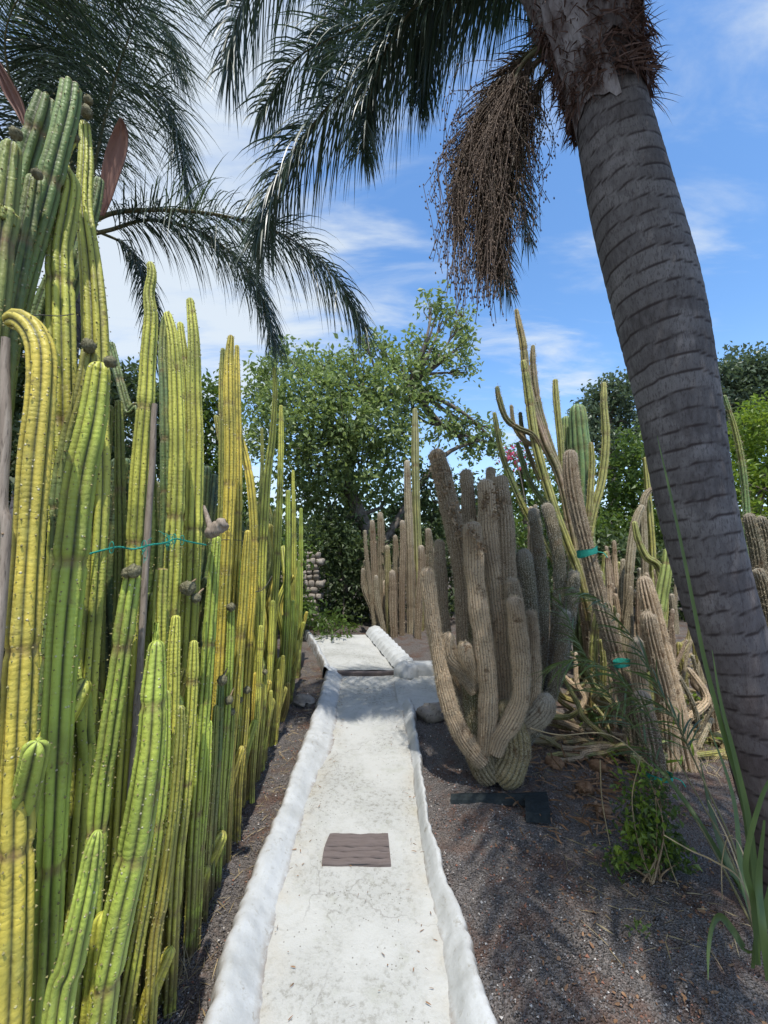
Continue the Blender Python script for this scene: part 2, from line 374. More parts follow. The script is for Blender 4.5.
def bud(parent, c, r, name='dried_bud'):
    r = r*.8
    mb = MB(); V, Fq = knob_geo(c, r, random.random()*50, n=14); mb.add(V, Fq)
    # short woolly scales
    r = r*.78; m = 110; d = rng.normal(0, 1, (m, 3)); d /= np.linalg.norm(d, axis=1)[:, None]; p = np.asarray(c)+d*r*.85
    sd = np.cross(d, rng.normal(0, 1, (m, 3))); sd /= np.linalg.norm(sd, axis=1)[:, None]
    T3 = np.stack([p-sd*r*.10, p+sd*r*.10, p+d*r*.75], 1).reshape(-1, 3); mb.add(T3, np.arange(len(T3)).reshape(-1, 3))
    return mb.build(name, M['knob'], parent)
def add_column(pts, w, color, label, group='green columnar cacti forming the hedge', off=0., Y=None, nrib=6, notch=(), cut=False,
               name='column_cactus', depth=.42, to_ground=True, buds=(), mat='column', hair=0, und=.03, step=None, cat='cactus'):
    if Y is None:
        px, py = pts[-1]; r = ray(px, py); k = r[0]/r[1]; Y = (.72+off)/(-k-.062)
    P, r = px_curve(pts, Y, w)
    if to_ground:
        b = P[0].copy(); gz = float(G0(b[1]))-.05
        if b[2] > gz+.12: 
            P = np.vstack([[b[0], b[1], gz], P]); r = np.concatenate([[r[0]*.95], r])
        else: P[0][2] = gz
    t = thing(name, label, cat, (P[0][0], P[0][1], float(G0(P[0][1]))), group)
    sd = random.random()*60
    Ym = Y if np.ndim(Y) == 0 else Y[0]
    L = np.linalg.norm(np.diff(P, axis=0), axis=1).sum()
    if not len(notch): notch = np.cumsum(rng.uniform(.22, .75, 9)); notch = notch[notch < L-.1]
    V, Fq, att, (s, RP, RN, T) = column_geo(P, r, nrib, depth, 6 if Ym < 4 else 4, step or (.014 if Ym < 2.2 else .022 if Ym < 4 else .04), sd, notch, cut, und)
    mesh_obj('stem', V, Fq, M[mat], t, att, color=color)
    if hair:
        V, Fc = spikes(RP, RN, T, s, .02 if Ym < 5 else .035, .022, .0012 if Ym < 5 else .0022, hair); mesh_obj('spines', V, Fc, M['spine'], t, smooth=False)
    elif Ym < 5:
        V, Fc = tufts(RP, RN, T, s, .028, .0028, .0035); mesh_obj('areoles', V, Fc, M['areole'], t, smooth=False)
    for (bx, by, br) in buds:
        bud(t, at(bx, by, Ym-.03), br*size(bx, by, Ym))
    return t
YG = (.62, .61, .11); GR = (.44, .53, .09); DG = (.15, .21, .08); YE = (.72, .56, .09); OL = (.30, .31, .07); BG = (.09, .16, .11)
# ------------------------------------------------------------------ PATH definition
LO = [(206,1024),(229,943),(251,886),(271,832),(286,797),(308,731),(322,690),(324,676)]
LI = [(262,1024),(268,948),(286,886),(299,837),(313,788),(333,748),(341,690),(343,676)]
RI = [(450,1024),(441,948),(428,886),(419,832),(412,766),(403,717),(397,690)]
RO = [(494,1024),(472,948),(450,886),(430,828),(423,775),(415,722),(413,704)]
def wline(L):
    P = np.array([ground_at(*p) for p in L]); d = P[0]-P[2]; d /= abs(d[1])
    ex = [P[0]+d*k*np.array([1, 1, 0]) for k in (3.2, 1.2)]
    return np.vstack([ex, P])
LOw, LIw, RIw, ROw = map(wline, (LO, LI, RI, RO))
def xl(W, y): return np.interp(y, W[:, 1], W[:, 0])
YS = ground_at(364, 675)[1]                    # the step
YE_ = ground_at(340, 637)[1]
def path_mask(X, Y):
    inside = (X > xl(LOw, Y)+.03) & (X < xl(ROw, Y)-.03) & (Y < YS)
    br = (Y > 4.15) & (Y < YS) & (X > 0) & (X < 1.1)
    up = (Y >= YS-.05) & (Y < YE_-.05) & (X > xl(LOw, YS)-.02) & (X < .12)
    return inside | br | up
# ------------------------------------------------------------------ GROUND
def build_ground():
    xs = np.unique(np.concatenate([-np.geomspace(5, 220, 22), np.linspace(-5, 6, 330), np.geomspace(6, 220, 22)]))
    ys = np.unique(np.concatenate([-np.geomspace(2, 120, 14), np.linspace(-2, 9, 330), np.geomspace(9, 260, 40)]))
    X, Y = np.meshgrid(xs, ys); Z = G0(Y)
    P = np.column_stack([X.ravel(), Y.ravel(), np.zeros(X.size)])
    near = ((np.abs(X) < 6) & (Y < 10) & (Y > -2)).ravel()
    n = np.zeros(X.size); n[near] = .030*nz3(P[near], 1.4, 3)+.014*nz3(P[near], 6, 8)+.007*nz3(P[near], 19, 1)
    n += .03*np.clip((P[:, 0]-.9)/2.5, 0, 1)*(P[:, 1] < 12)
    Z = Z.ravel()+n-.012
    Z = np.where(path_mask(X.ravel(), Y.ravel()), G0(Y.ravel())-.07, Z)
    o = mesh_obj('ground', np.column_stack([X.ravel(), Y.ravel(), Z]), grid_faces(len(ys), len(xs), False), M['ground'])
    tag(o, kind='structure')
build_ground()
def gz(x, y): return float(G0(y))-.012+.030*mnoise.noise(Vector((x*1.4+3, y*1.4+2.1, 0)))
def strip(name, A, Bn, ys, zfun, ns, mat, skirt=True, edgefun=None):
    """sheet between two x(y) lines"""
    s = np.linspace(0, 1, ns); Y = np.repeat(ys[:, None], ns, 1); X = A(ys)[:, None]*(1-s)+Bn(ys)[:, None]*s
    S = np.repeat(s[None], len(ys), 0); Z = zfun(X, Y, S)
    e = np.zeros_like(S) if edgefun is None else edgefun(S)
    o = mesh_obj(name, np.stack([X, Y, Z], -1).reshape(-1, 3), grid_faces(len(ys), ns, False), mat, attrs={'edge': e})
    return tag(o, kind='structure')
def pn(X, Y, f, s): return nz3(np.column_stack([X.ravel(), Y.ravel(), np.zeros(X.size)]), f, s).reshape(X.shape)
ys = np.arange(-1.2, YS, .02)
strip('path', lambda y: xl(LIw, y)-.05, lambda y: xl(RIw, y)+.05, ys, lambda X, Y, S: G0(Y)+.006*pn(X, Y, 3, 5)+.003*pn(X, Y, 12, 2)+.002, 44, M['path'],
      edgefun=lambda S: np.clip(1-np.minimum(S, 1-S)/.22, 0, 1))
def kerb(name, Wo, Wi, sgn, y0, y1, h=.085, ribs=0, seed=0):
    ys = np.arange(y0, y1, .016); s = np.linspace(0, 1, 18)
    prof = np.interp(s, [0, .03, .07, .16, .36, .55, .72, .87, 1], [-.4, .35, .75, .97, .93, .72, .40, .15, -.03])
    ed = np.interp(s, [0, .14, .3, .8, 1], [1, .55, .1, .1, .8])
    Y = np.repeat(ys[:, None], 18, 1); xo = xl(Wo, ys)+.030*wig(ys*5, seed)+.014*wig(ys*22, seed+2); xi = xl(Wi, ys)+.008*wig(ys*5, seed+4)
    X = xo[:, None]*(1-s)+xi[:, None]*s
    hh = h*(1+.30*wig(ys*2.6, seed+5)+.14*wig(ys*9, seed+6))
    if ribs: hh = hh*(1+.22*np.abs(np.sin(ys*np.pi/ribs))-.1)
    Z = G0(Y)+hh[:, None]*prof+.012*pn(X, Y, 6, seed)+.007*pn(X, Y, 22, seed)+.003*pn(X, Y, 60, seed)
    o = mesh_obj(name, np.stack([X, Y, Z], -1).reshape(-1, 3), grid_faces(len(ys), 18, False), M['kerb'], attrs={'edge': np.repeat(ed[None], len(ys), 0)})
    tag(o, kind='structure')
kerb('path_kerb', LOw, LIw, 1, -1.2, YS+.04, seed=1)
kerb('path_kerb', ROw, RIw, -1, -1.2, ground_at(412, 706)[1], .075, seed=5)
# side branch of the path, going right behind the big cactus
def side_branch():
    y0 = ground_at(410, 712)[1]; ys = np.linspace(y0-.05, YS-.02, 34); 
    o = strip('side_path', lambda y: xl(RIw, y)+0*y-.02, lambda y: 1.0+.15*np.sin(y*9), ys, lambda X, Y, S: G0(Y)+.012+.008*pn(X, Y, 5, 9)-.045*np.clip((ys[3]-Y)/.06, 0, 1)-.06*np.clip((S-.93)/.07, 0, 1), 40, M['path'])
side_branch()
# step riser + upper ramp
ZR = .045
def upper():
    ys = np.arange(YS, YE_, .025); a = ground_at(335, 675)[0]; b = ground_at(396, 672)[0]; a2 = ground_at(314, 637)[0]; b2 = ground_at(366, 636)[0]
    lf = lambda y: a-.02+(a2-a)*np.clip((y-YS)/(YE_-YS), 0, 1); rf = lambda y: b+(b2-b)*np.clip((y-YS)/(YE_-YS), 0, 1)
    strip('upper_path', lambda y: lf(y)-.02, lambda y: rf(y)+.02, ys, lambda X, Y, S: G0(Y)+ZR+.006*pn(X, Y, 5, 1)+.01*np.sin(Y*14+X*2), 30, M['path'])
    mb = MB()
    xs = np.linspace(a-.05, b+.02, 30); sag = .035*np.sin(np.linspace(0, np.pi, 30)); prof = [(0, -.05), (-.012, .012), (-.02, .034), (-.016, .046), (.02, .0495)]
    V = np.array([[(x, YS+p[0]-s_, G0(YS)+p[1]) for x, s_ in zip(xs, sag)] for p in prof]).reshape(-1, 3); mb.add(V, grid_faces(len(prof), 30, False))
    o = mb.build('step_riser', M['slab'], attr='edge'); tag(o, kind='structure')  # dark slab colour paints the shadow line under the step lip
    # left low kerb, right ribbed kerb
    L1 = np.array([[lf(y)-.12, y, 0] for y in ys]); L2 = np.array([[lf(y)+.02, y, 0] for y in ys])
    kerb('path_kerb', L1, L2, 1, YS-.1, YE_, .13, seed=8)
    R1 = np.array([[rf(y)+.24, y, 0] for y in ys]); R2 = np.array([[rf(y)-.02, y, 0] for y in ys])
    ysr = np.arange(YS-.03, YE_-.02, .008); s = np.linspace(0, 1, 16); prof = np.interp(s, [0, .05, .2, .5, .8, 1], [-.2, .5, .9, 1, .8, .35])
    rib = np.abs(np.sin((ysr-YS)*np.pi/.155))**.7
    X = (rf(ysr)+.25+.012*rib)[:, None]*(1-s)+(rf(ysr)-.01)[:, None]*s; Y = np.repeat(ysr[:, None], 16, 1)
    Z = G0(Y)+(.135+.05*rib)[:, None]*prof+.004*pn(X, Y, 11, 4)
    o = mesh_obj('ribbed_path_kerb', np.stack([X, Y, Z], -1).reshape(-1, 3), grid_faces(len(ysr), 16, False), M['kerb'], attrs={'edge': np.zeros(X.size)}); tag(o, kind='structure')
    # rounded head block where ribbed kerb meets the retaining lip of the side path
    mb = MB(); x0 = rf(YS); 
    V, Fq = knob_geo((x0+.12, YS-.02, G0(YS)+.02), .15, 3, 1.0, 18); V[:, 2] = np.minimum(V[:, 2], G0(YS)+.165+.01*np.sin(V[:, 0]*30)); mb.add(V, Fq)
    W = []; xs = np.linspace(x0+.1, x0+.62, 22); pr = [(-.03, -.06), (-.045, .05), (-.035, .125), (-.01, .15), (.10, .15), (.15, .10), (.16, -.05)]
    W = np.array([[(x, YS-.03+p[0]+.01*math.sin(x*13), float(G0(YS))+p[1]*(1-.12*(x-x0))) for x in xs] for p in pr]).reshape(-1, 3); mb.add(W, grid_faces(len(pr), 22, False))
    e = np.array([[(xs[-1], YS-.03+p[0]+.01*math.sin(xs[-1]*13), float(G0(YS))+p[1]*(1-.12*(xs[-1]-x0))) for p in pr]]).reshape(-1, 3)
    mb.add(e, np.array([[0, i, i+1] for i in range(1, 6)]))
    o = mb.build('retaining_lip', M['kerb'], attr='edge'); tag(o, kind='structure')
upper()
# wooden slab set in the path
def slab():
    c = [ground_at(*p) for p in ((330,837),(388,837),(391,867),(322,867))]
    base = thing('wooden_slab', 'dark brown grooved wooden slab set flush into the white path', 'slab', (sum(p[0] for p in c)/4, sum(p[1] for p in c)/4, float(G0(c[0][1]))))
    mb = MB(); V = []
    for q in (c[0], c[1], c[2], c[3]): V.append((q[0], q[1], float(G0(q[1]))+.012))
    mb.add(V, np.array([[0, 3, 2, 1]])); mb.build('bed', M['tray'], base, smooth=False)
    for k, (a, b) in enumerate(((0, .44), (.475, .60), (.62, .81), (.845, 1.))):
        n = 24; mb = MB(); rows = []
        for j, f in enumerate((a, a, a+.015, (a+b)/2, b-.015, b, b)):
            l = c[0]*(1-f)+c[3]*f; r_ = c[1]*(1-f)+c[2]*f
            bow = (.012 if f > .5 else 0)
            l = l+np.array([-.01*math.sin(f*3), 0, 0]); z = -.02 if j in (0, 6) else (.014 if j in (1, 5) else .02)
            rows.append([(l[0]*(1-t)+r_[0]*t, l[1]*(1-t)+r_[1]*t+.003*math.sin(t*9+k), float(G0(l[1]))+z+.0015*math.sin(t*21+k*2)) for t in np.linspace(0, 1, n)])
        V = np.array(rows).reshape(-1, 3); mb.add(V, grid_faces(7, n, False)); mb.build('plank', M['slab'], base, smooth=False)
slab()
# gravel chips and litter = stuff
def scatter(n, x0, x1, y0, y1, pw=1.6):
    u = rng.uniform(0, 1, (n, 2)); y = y0+(y1-y0)*u[:, 1]**pw; x = x0+(x1-x0)*u[:, 0]
    k = ~((x > xl(LOw, y)-.0) & (x < xl(ROw, y)+.0) & (y < YS)) & ~path_mask(x, y)
    return x[k], y[k]
def chips(n, x0, x1, y0, y1, s0, s1, name):
    x, y = scatter(n, x0, x1, y0, y1); m = len(x); z = np.array([gz(a, b) for a, b in zip(x, y)])
    base = np.array([[1, 0, 0], [-.5, .87, 0], [-.5, -.87, 0], [0, 0, .8], [0, 0, -.8]])
    a = rng.uniform(0, 6.28, m); s = rng.uniform(s0, s1, (m, 1, 1)); b = np.repeat(base[None], m, 0)*rng.uniform(.5, 1.2, (m, 5, 3))
    ca, sa = np.cos(a)[:, None], np.sin(a)[:, None]
    V = np.stack([b[..., 0]*ca-b[..., 1]*sa, b[..., 0]*sa+b[..., 1]*ca, b[..., 2]], -1)*s+np.stack([x, y, z+.004], -1)[:, None]
    k = np.arange(m)[:, None]*5; f = np.concatenate([k+np.array([q]) for q in ((0, 1, 3), (1, 2, 3), (2, 0, 3), (1, 0, 4), (2, 1, 4), (0, 2, 4))])
    tag(mesh_obj(name, V.reshape(-1, 3), f, M['pebble'], smooth=False), 'loose dark gravel chips lying over the garden soil', 'gravel', kind='stuff')
chips(60000, -1.4, 2.6, .9, 4.6, .0026, .008, 'gravel')
chips(900, -1.6, 3.0, 1.2, 6.5, .006, .014, 'gravel')
def ribbons(base, d, L, w, drop, nseg=3, curl=0.):
    """flat tapered blades: base (m,3), unit dir d, lengths, widths"""
    m = len(base); P = [base]; dd = d.copy(); seg = (L/nseg)[:, None]
    for i in range(nseg):
        dd = dd+np.array([0, 0, -1.])*np.ravel(drop)[:, None]/nseg if np.ndim(drop) else dd+np.array([0, 0, -drop/nseg])
        dd /= np.linalg.norm(dd, axis=1)[:, None]; P.append(P[-1]+dd*seg)
    P = np.stack(P, 1); sd = np.cross(d, rng.normal(0, 1, d.shape)+np.array([0, 0, .6])); sd /= np.linalg.norm(sd, axis=1)[:, None]+1e-9
    tp = np.interp(np.linspace(0, 1, nseg+1), [0, .15, .6, 1], [.6, 1, .8, .04])
    W = w[:, None, None]*tp[None, :, None]/2*sd[:, None]
    V = np.stack([P-W, P+W], 2).reshape(m, -1, 3)
    k = np.arange(m)[:, None]*(2*(nseg+1)); f = np.concatenate([k+np.array([[2*i, 2*i+1, 2*i+3, 2*i+2]]) for i in range(nseg)])
    return V.reshape(-1, 3), f
def litter(n, x0, x1, y0, y1, l0, l1, w, mat, name, label, cat, up=.15):
    x, y = scatter(n, x0, x1, y0, y1, 1.2); z = np.array([gz(a, b) for a, b in zip(x, y)])+.008
    a = rng.uniform(0, 6.28, len(x)); d = np.column_stack([np.cos(a), np.sin(a), rng.uniform(0, up, len(x))])
    V, f = ribbons(np.column_stack([x, y, z]), d, rng.uniform(l0, l1, len(x)), rng.uniform(.6, 1.3, len(x))*w, .1)
    tag(mesh_obj(name, V, f, mat, smooth=False), label, cat, kind='stuff')
litter(1300, .9, 3.2, 1.9, 5, .03, .14, .005, M['straw'], 'dry_litter', 'dry straw coloured stalks and leaf litter on the gravel', 'litter')
litter(1500, -1.35, -.6, 1.2, 5.5, .02, .10, .004, M['straw'], 'dry_litter', 'short dry straw along the foot of the hedge', 'litter')
litter(700, .6, 2.4, 1.6, 3.6, .01, .03, .012, M['rust'], 'fallen_leaves', 'reddish fallen leaf scraps on the dark gravel', 'leaves', .3)
def on_path(n):
    y = rng.uniform(1.2, 5.0, n); u = rng.uniform(0, 1, n); u = np.where(rng.uniform(0, 1, n) < .6, np.where(u < .5, u*.25, 1-(1-u)*.25), u); x = xl(LIw, y)*(1-u)+xl(RIw, y)*u
    p = np.column_stack([x, y, G0(y)+.012]); a_ = rng.uniform(0, 6.28, n); d = np.column_stack([np.cos(a_), np.sin(a_), rng.uniform(0, .25, n)])
    V, f = ribbons(p, d, rng.uniform(.008, .03, n), rng.uniform(.002, .007, n), .2)
    tag(mesh_obj('fallen_leaves', V, f, M['rust'], smooth=False), 'small dry brown scraps blown onto the white path', 'leaves', kind='stuff')
on_path(150)
def grass(cx, cy, n, h, sp, mat, label):
    p = np.column_stack([rng.normal(cx, sp, n), rng.normal(cy, sp*1.3, n), np.zeros(n)]); p[:, 2] = [gz(a, b) for a, b in p[:, :2]]
    d = np.column_stack([rng.normal(0, .5, n), rng.normal(0, .5, n), np.ones(n)]); d /= np.linalg.norm(d, axis=1)[:, None]
    V, f = ribbons(p, d, rng.uniform(.4, 1.2, n)*h, np.full(n, .003), rng.uniform(.3, 1.4, n), 4)
    return tag(mesh_obj('grass_tuft', V, f, mat), label, 'grass', 'sparse grass tufts along the hedge foot')
for (px, py, n, h, lb) in ((200, 905, 40, .10, 'small yellowing grass tuft on the gravel beside the lowest stretch of the left kerb'), (178, 975, 70, .12, 'sparse yellow green grass tuft nearest the camera at the hedge foot'), (165, 880, 60, .14, 'grassy tuft in the shade under the nearest hedge columns'), (235, 775, 16, .06, 'tiny grass tuft on the gravel strip halfway along the hedge'), (386, 838, 12, .035, 'tiny green weed growing at the corner of the brown slab'), (255, 742, 20, .07, 'little dry grass tuft at the foot of the far hedge columns')):
    q = ground_at(px, py); grass(q[0], q[1], n, h, .03 if n > 12 else .008, M['leafMid'] if n < 30 else M['straw'] if n > 50 else M['leafLime'], lb)
# ------------------------------------------------------------------ HEDGE
H = add_column
H([(5,324),(14,320),(25,323),(36,336),(42,358),(41,400),(35,460),(29,540),(23,640),(17,780),(10,1024)], [16,26,30,32,34,33,36,36,38,40,46], YE, 'thick yellow column with a hooked drooping tip at the left edge', off=-.02, nrib=7, notch=(1.45, 1.02), depth=.26)
H([(100,362),(92,420),(80,480),(71,560),(63,640),(56,760),(50,880),(44,1000)], [24,32,36,36,36,34,30,30], GR, 'broad green column just right of the hooked yellow one', off=.02, nrib=6, buds=((110,362,7),))
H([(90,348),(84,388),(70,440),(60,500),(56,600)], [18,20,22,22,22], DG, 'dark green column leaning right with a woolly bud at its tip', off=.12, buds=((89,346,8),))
H([(85,122),(86,160),(84,205),(90,255),(94,300),(96,345),(96,420),(94,560)], [12,17,20,24,28,30,30,28], YG, 'tall yellow green column rising to the woolly bud below the palm spathe', off=.10, nrib=7, notch=(2.2,), buds=((86,112,7), (88,100,5)))
H([(76,135),(66,150),(62,165),(70,185),(66,215),(60,250),(60,300),(61,345),(62,430),(60,560)], [9,13,15,22,26,28,31,32,32,30], YG, 'wavy necked yellow green column with dark bud left of the tallest one', off=.13, nrib=7, notch=(2.5, 2.05), buds=((75,138,5),))
H([(72,84),(68,110),(58,150),(45,200),(28,260),(10,330),(-4,420)], [23,26,26,28,30,34,36], (.22,.30,.10), 'green column with a white cut top, tallest of the leaning ones', off=.30, cut=True)  # green lowered to carry the palm frond shade
H([(46,97),(40,120),(26,165),(14,215),(2,270),(-12,350)], [23,28,30,32,34,36], (.20,.28,.10), 'green column with a white cut top, leaning left at the frame edge', off=.42, cut=True)  # frond shade put into this darker green too
H([(35,176),(27,225),(14,290),(4,350),(-2,430)], [18,22,26,28,28], DG, 'shaded green column with a brown tuft on its tip', off=.24, buds=((37,174,6),))
H([(12,142),(8,170),(2,220),(-6,300)], [22,27,32,34], (.20,.27,.09), 'short topped green column at the left frame edge under the dark spathe', off=.20, buds=((16,134,7),))  # darker green holds the shade of the fronds overhead
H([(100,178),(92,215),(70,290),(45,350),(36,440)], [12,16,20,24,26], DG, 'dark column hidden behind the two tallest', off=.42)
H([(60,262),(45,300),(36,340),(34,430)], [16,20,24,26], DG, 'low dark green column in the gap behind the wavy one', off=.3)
H([(150,262),(152,275),(149,295),(151,318),(148,360),(146,400),(141,460),(135,560),(128,700)], [8,10,12,15,17,18,20,21,22], YG, 'slender wavy column standing highest against the sky behind the stake', off=.06, nrib=6, notch=(2.2, 1.7))
H([(133,572),(127,610),(120,660),(108,740),(97,830)], [20,24,24,25,26], GR, 'bright green column topped by a brown dried flower beside the stake', off=-.02, buds=((134,571,8), (127,573,6)))
H([(157,640),(154,690),(150,750),(136,840),(118,920),(100,1024)], [16,26,30,34,34,34], GR, 'broad bright green column bulging over the gravel near the camera', off=-.07, nrib=6, depth=.24)
H([(167,312),(173,340),(176,390),(177,460),(174,540),(168,640),(158,780)], [9,13,17,19,20,21,22], YG, 'tall yellowish column with a blunt top right of the stake', off=.03, nrib=7, notch=(1.8, 1.2))
H([(180,322),(186,380),(188,440),(184,540)], [7,11,13,14], YG, 'slim column wedged between two taller yellowish ones', off=.10)
H([(165,316),(163,350),(165,400),(166,480),(164,560)], [8,10,12,13,13], DG, 'dark green slim column shaded behind the blunt topped one', off=.28)
H([(190,298),(194,340),(195,400),(196,440),(194,520),(190,620),(181,760)], [8,12,15,17,18,18,19], YG, 'tall column with brown scars near its waist, right of the blunt topped pair', off=.05, nrib=6, notch=(1.75,))
H([(98,830),(94,850),(90,875),(84,905),(72,960),(58,1024)], [11,22,26,28,32,36], GR, 'short column with a white cut tip close to the camera', off=-.09, nrib=7, notch=(.42,), buds=())
H([(110,405),(104,470),(99,560),(97,680),(96,800)], [10,14,17,18,18], OL, 'olive column standing in shade behind the rope', off=.16)
H([(119,400),(120,480),(121,560),(118,640),(110,760)], [9,12,14,15,16], OL, 'thin olive column behind the rope, next to the stake', off=.12)
H([(110,342),(117,370),(128,410),(140,450)], [9,10,11,11], DG, 'thin dark arm leaning right across the gap in the hedge', off=.34, to_ground=True)
H([(126,458),(128,500),(130,560),(128,640)], [11,14,15,15], BG, 'blue green column deep in the gap behind the stake', off=.36)
H([(137,470),(137,520),(136,600)], [9,12,13], BG, 'second blue green column in the gap, nearer the stake', off=.4)
H([(181,705),(180,745),(172,830),(162,900),(154,950)], [9,12,13,14,15], OL, 'short olive column leaning out at the hedge foot', off=-.08)
H([(166,690),(164,760),(152,860),(136,950),(124,1024)], [10,14,17,19,20], GR, 'narrow green column squeezed beside the broad bulging one', off=-.01)
H([(162,568),(160,600),(159,650),(157,720),(150,800)], [14,16,16,16,17], YG, 'column with a pale cut top just under the green rope', off=.0, cut=True)
H([(217,536),(214,570),(210,620),(206,680),(200,760),(194,850)], [9,12,14,14,14,14], GR, 'smooth bright green column rising to the broken log', off=-.05, nrib=6)
H([(176,615),(174,650),(172,720),(166,800),(158,870)], [9,13,14,14,15], YG, 'yellow green column with a rounded tip, mid height, under the rope', off=-.05)
H([(156,642),(154,655)], [6, 6], GR, 'stub of a column behind the broad bulging one', off=-.02)
H([(194,640),(193,670),(190,720),(184,800),(176,875)], [9,13,14,15,15], YG, 'waist high yellow green column below the hanging dried flowers', off=-.06)
H([(231,335),(229,360),(229,400),(230,450),(228,520),(224,600),(218,700),(210,800)], [6,10,12,12,12,12,12,12], YE, 'golden column, highest of the golden clump', off=.0, nrib=6)
H([(223,348),(222,380),(223,430),(222,500),(218,600),(212,700)], [5,8,10,10,11,11], OL, 'olive column clasped to the left of the golden clump', off=.04)
H([(237,345),(237,380),(238,440),(238,520),(234,600),(226,720)], [5,8,9,9,10,10], YE, 'golden column clasped to the right of the golden clump', off=.04)
H([(238,430),(245,455),(251,490),(254,540),(252,600),(246,680)], [7,8,9,9,9,9], YE, 'yellow arm splaying right from the golden clump', off=-.02)
H([(216,415),(220,440),(224,460)], [6,6,6], DG, 'short dark arm poking left of the golden clump', off=.1)
H([(248,530),(246,560),(243,610),(236,690),(230,760)], [6,9,10,10,10], YE, 'bright yellow column standing before the golden clump', off=-.06)
H([(231,608),(230,650),(226,720),(221,790)], [8,9,9,9], GR, 'green column with a dried flower on top under the golden clump', off=-.06, buds=((231,607,5),))
H([(274,367),(275,395),(272,440),(267,480),(263,550),(260,640),(255,700)], [3.5,6,8,9,9,9,9], YG, 'tallest column at the far end of the hedge', off=.0)
H([(281,405),(281,450),(279,520),(275,600),(270,680)], [4,6,7,7,7], YG, 'slim tall column beside the far end giant', off=.03)
H([(262,428),(262,470),(258,540),(253,640)], [3,4,5,6], OL, 'thin grey olive column peeping above the far columns', off=.2)
H([(288,490),(288,540),(286,620),(282,690)], [5,6,7,7], GR, 'green column third from the far end of the hedge', off=.0)
H([(301,508),(301,550),(300,620),(298,664)], [3.5,5,5,5], GR, 'slender last column at the far end of the hedge', off=-.03)
H([(293,470),(294,540),(293,610),(290,680)], [3,5,5,6], YG, 'yellow green column second from the far end', off=.03)
low = [(244,690,785,8,YE),(262,672,772,6,YG),(253,672,778,7,YE),(275,669,742,5,YG),(285,682,740,6,YE),(237,700,795,7,YG),(229,712,815,7,GR),(218,680,830,8,DG),(224,690,822,6,YG),(268,690,756,5,YG),(280,655,735,5,YG),(290,600,712,5,GR),(295,640,700,4,YG),(206,720,850,9,GR),(213,705,838,7,OL),(258,625,770,6,YG),(270,600,745,6,YG),(240,560,780,8,GR),(296,560,690,4,GR)]
for i, (px, t_, b_, w, c) in enumerate(low):
    cn = {YE: 'golden yellow', YG: 'yellow green', GR: 'fresh green', DG: 'dark green', OL: 'olive'}[c]
    H([(px+3, t_), (px+2, t_+20), (px, (t_+b_)/2), (px-5, b_)], [w*.8, w, w, w], c, f'{cn} short column in the low front row, {["", "second ", "third ", "fourth ", "fifth ", "sixth ", "seventh ", "eighth ", "ninth ", "tenth ", "eleventh ", "twelfth ", "thirteenth ", "fourteenth ", "fifteenth ", "sixteenth ", "seventeenth ", "eighteenth ", "nineteenth "][sorted(q[0] for q in low).index(px)]}from the left', group='short columns in the low front row of the hedge', off=-.06+random.uniform(-.02, .03), buds=(((px+3, t_, w*.55),) if i in (0, 1, 5, 6) else ()))
# back rows that close the gaps
for i in range(22):
    y = 1.25+4.2*(i/21)**.9+random.uniform(-.08, .08); X = -(.72+.062*y)+random.uniform(.0, .07); h = random.uniform(.22, .75); r0 = random.uniform(.026, .04); ln = random.uniform(.0, .12)
    C = np.array([[X+ln*(q/4)**2-.02, y+random.uniform(-.01, .01), float(G0(y))-.04+h*q/4] for q in range(5)])
    t = thing('column_cactus', 'knee high young yellow green column leaning out at the foot of the hedge', 'cactus', (X, y, float(G0(y))), 'young columns at the foot of the hedge')
    V, Fq, att, (s, RP, RN, T) = column_geo(C, [r0*.8, r0, r0, r0, r0*.75], 6, .4, 5, .018, random.random()*50, ()); mesh_obj('stem', V, Fq, M['column'], t, att, color=random.choice([YG, YE, GR, (.50,.50,.07)]))
    V, Fc = tufts(RP, RN, T, s, .028, .0028, .0035); mesh_obj('areoles', V, Fc, M['areole'], t, smooth=False)
k = 0
for row, (o1, hm) in enumerate(((.07, 2.0), (.24, 2.1), (.40, 2.3), (.62, 2.5))):
    y = 1.0+row*.07
    while y < 5.6:
        X = -(.72+.062*y+o1)+random.uniform(-.05, .05); hgt = hm*random.uniform(.62, .98)*(1 if y > 2.2 else 1.06)*(random.uniform(.5, .95) if row == 0 else 1); r0 = random.uniform(.028, .046) if row == 0 else random.uniform(.04, .055)
        base = np.array([X, y, float(G0(y))-.04]); nC = np.array([base+np.array([random.uniform(-.006, .006)*q*q, random.uniform(-.02, .02)*q, hgt*q/4]) for q in range(5)])
        t = thing('column_cactus', 'shaded green column in the rear rows of the hedge' if row else 'lime or yellow green column packed between the larger front ones', 'cactus', (X, y, float(G0(y))), 'shaded columns in the rear rows of the hedge' if row else 'slim columns packed into the front of the hedge')
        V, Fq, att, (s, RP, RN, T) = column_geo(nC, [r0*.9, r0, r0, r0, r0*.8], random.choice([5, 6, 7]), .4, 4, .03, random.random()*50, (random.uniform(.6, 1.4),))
        mesh_obj('stem', V, Fq, M['column'], t, att, color=random.choice([(.06,.09,.03), (.09,.10,.03), (.08,.12,.03), (.04,.07,.04), (.14,.15,.04)]) if row else random.choice([YG, GR, OL, YE, (.50,.55,.10)]))  # rear rows darkened in colour for the shade inside the hedge
        if y < 2.6:
            V, Fc = tufts(RP, RN, T, s, .04, .0036, .0045); mesh_obj('areoles', V, Fc, M['areole'], t, smooth=False)
        y += random.uniform(.12, .22)*(1+row*.2); k += 1
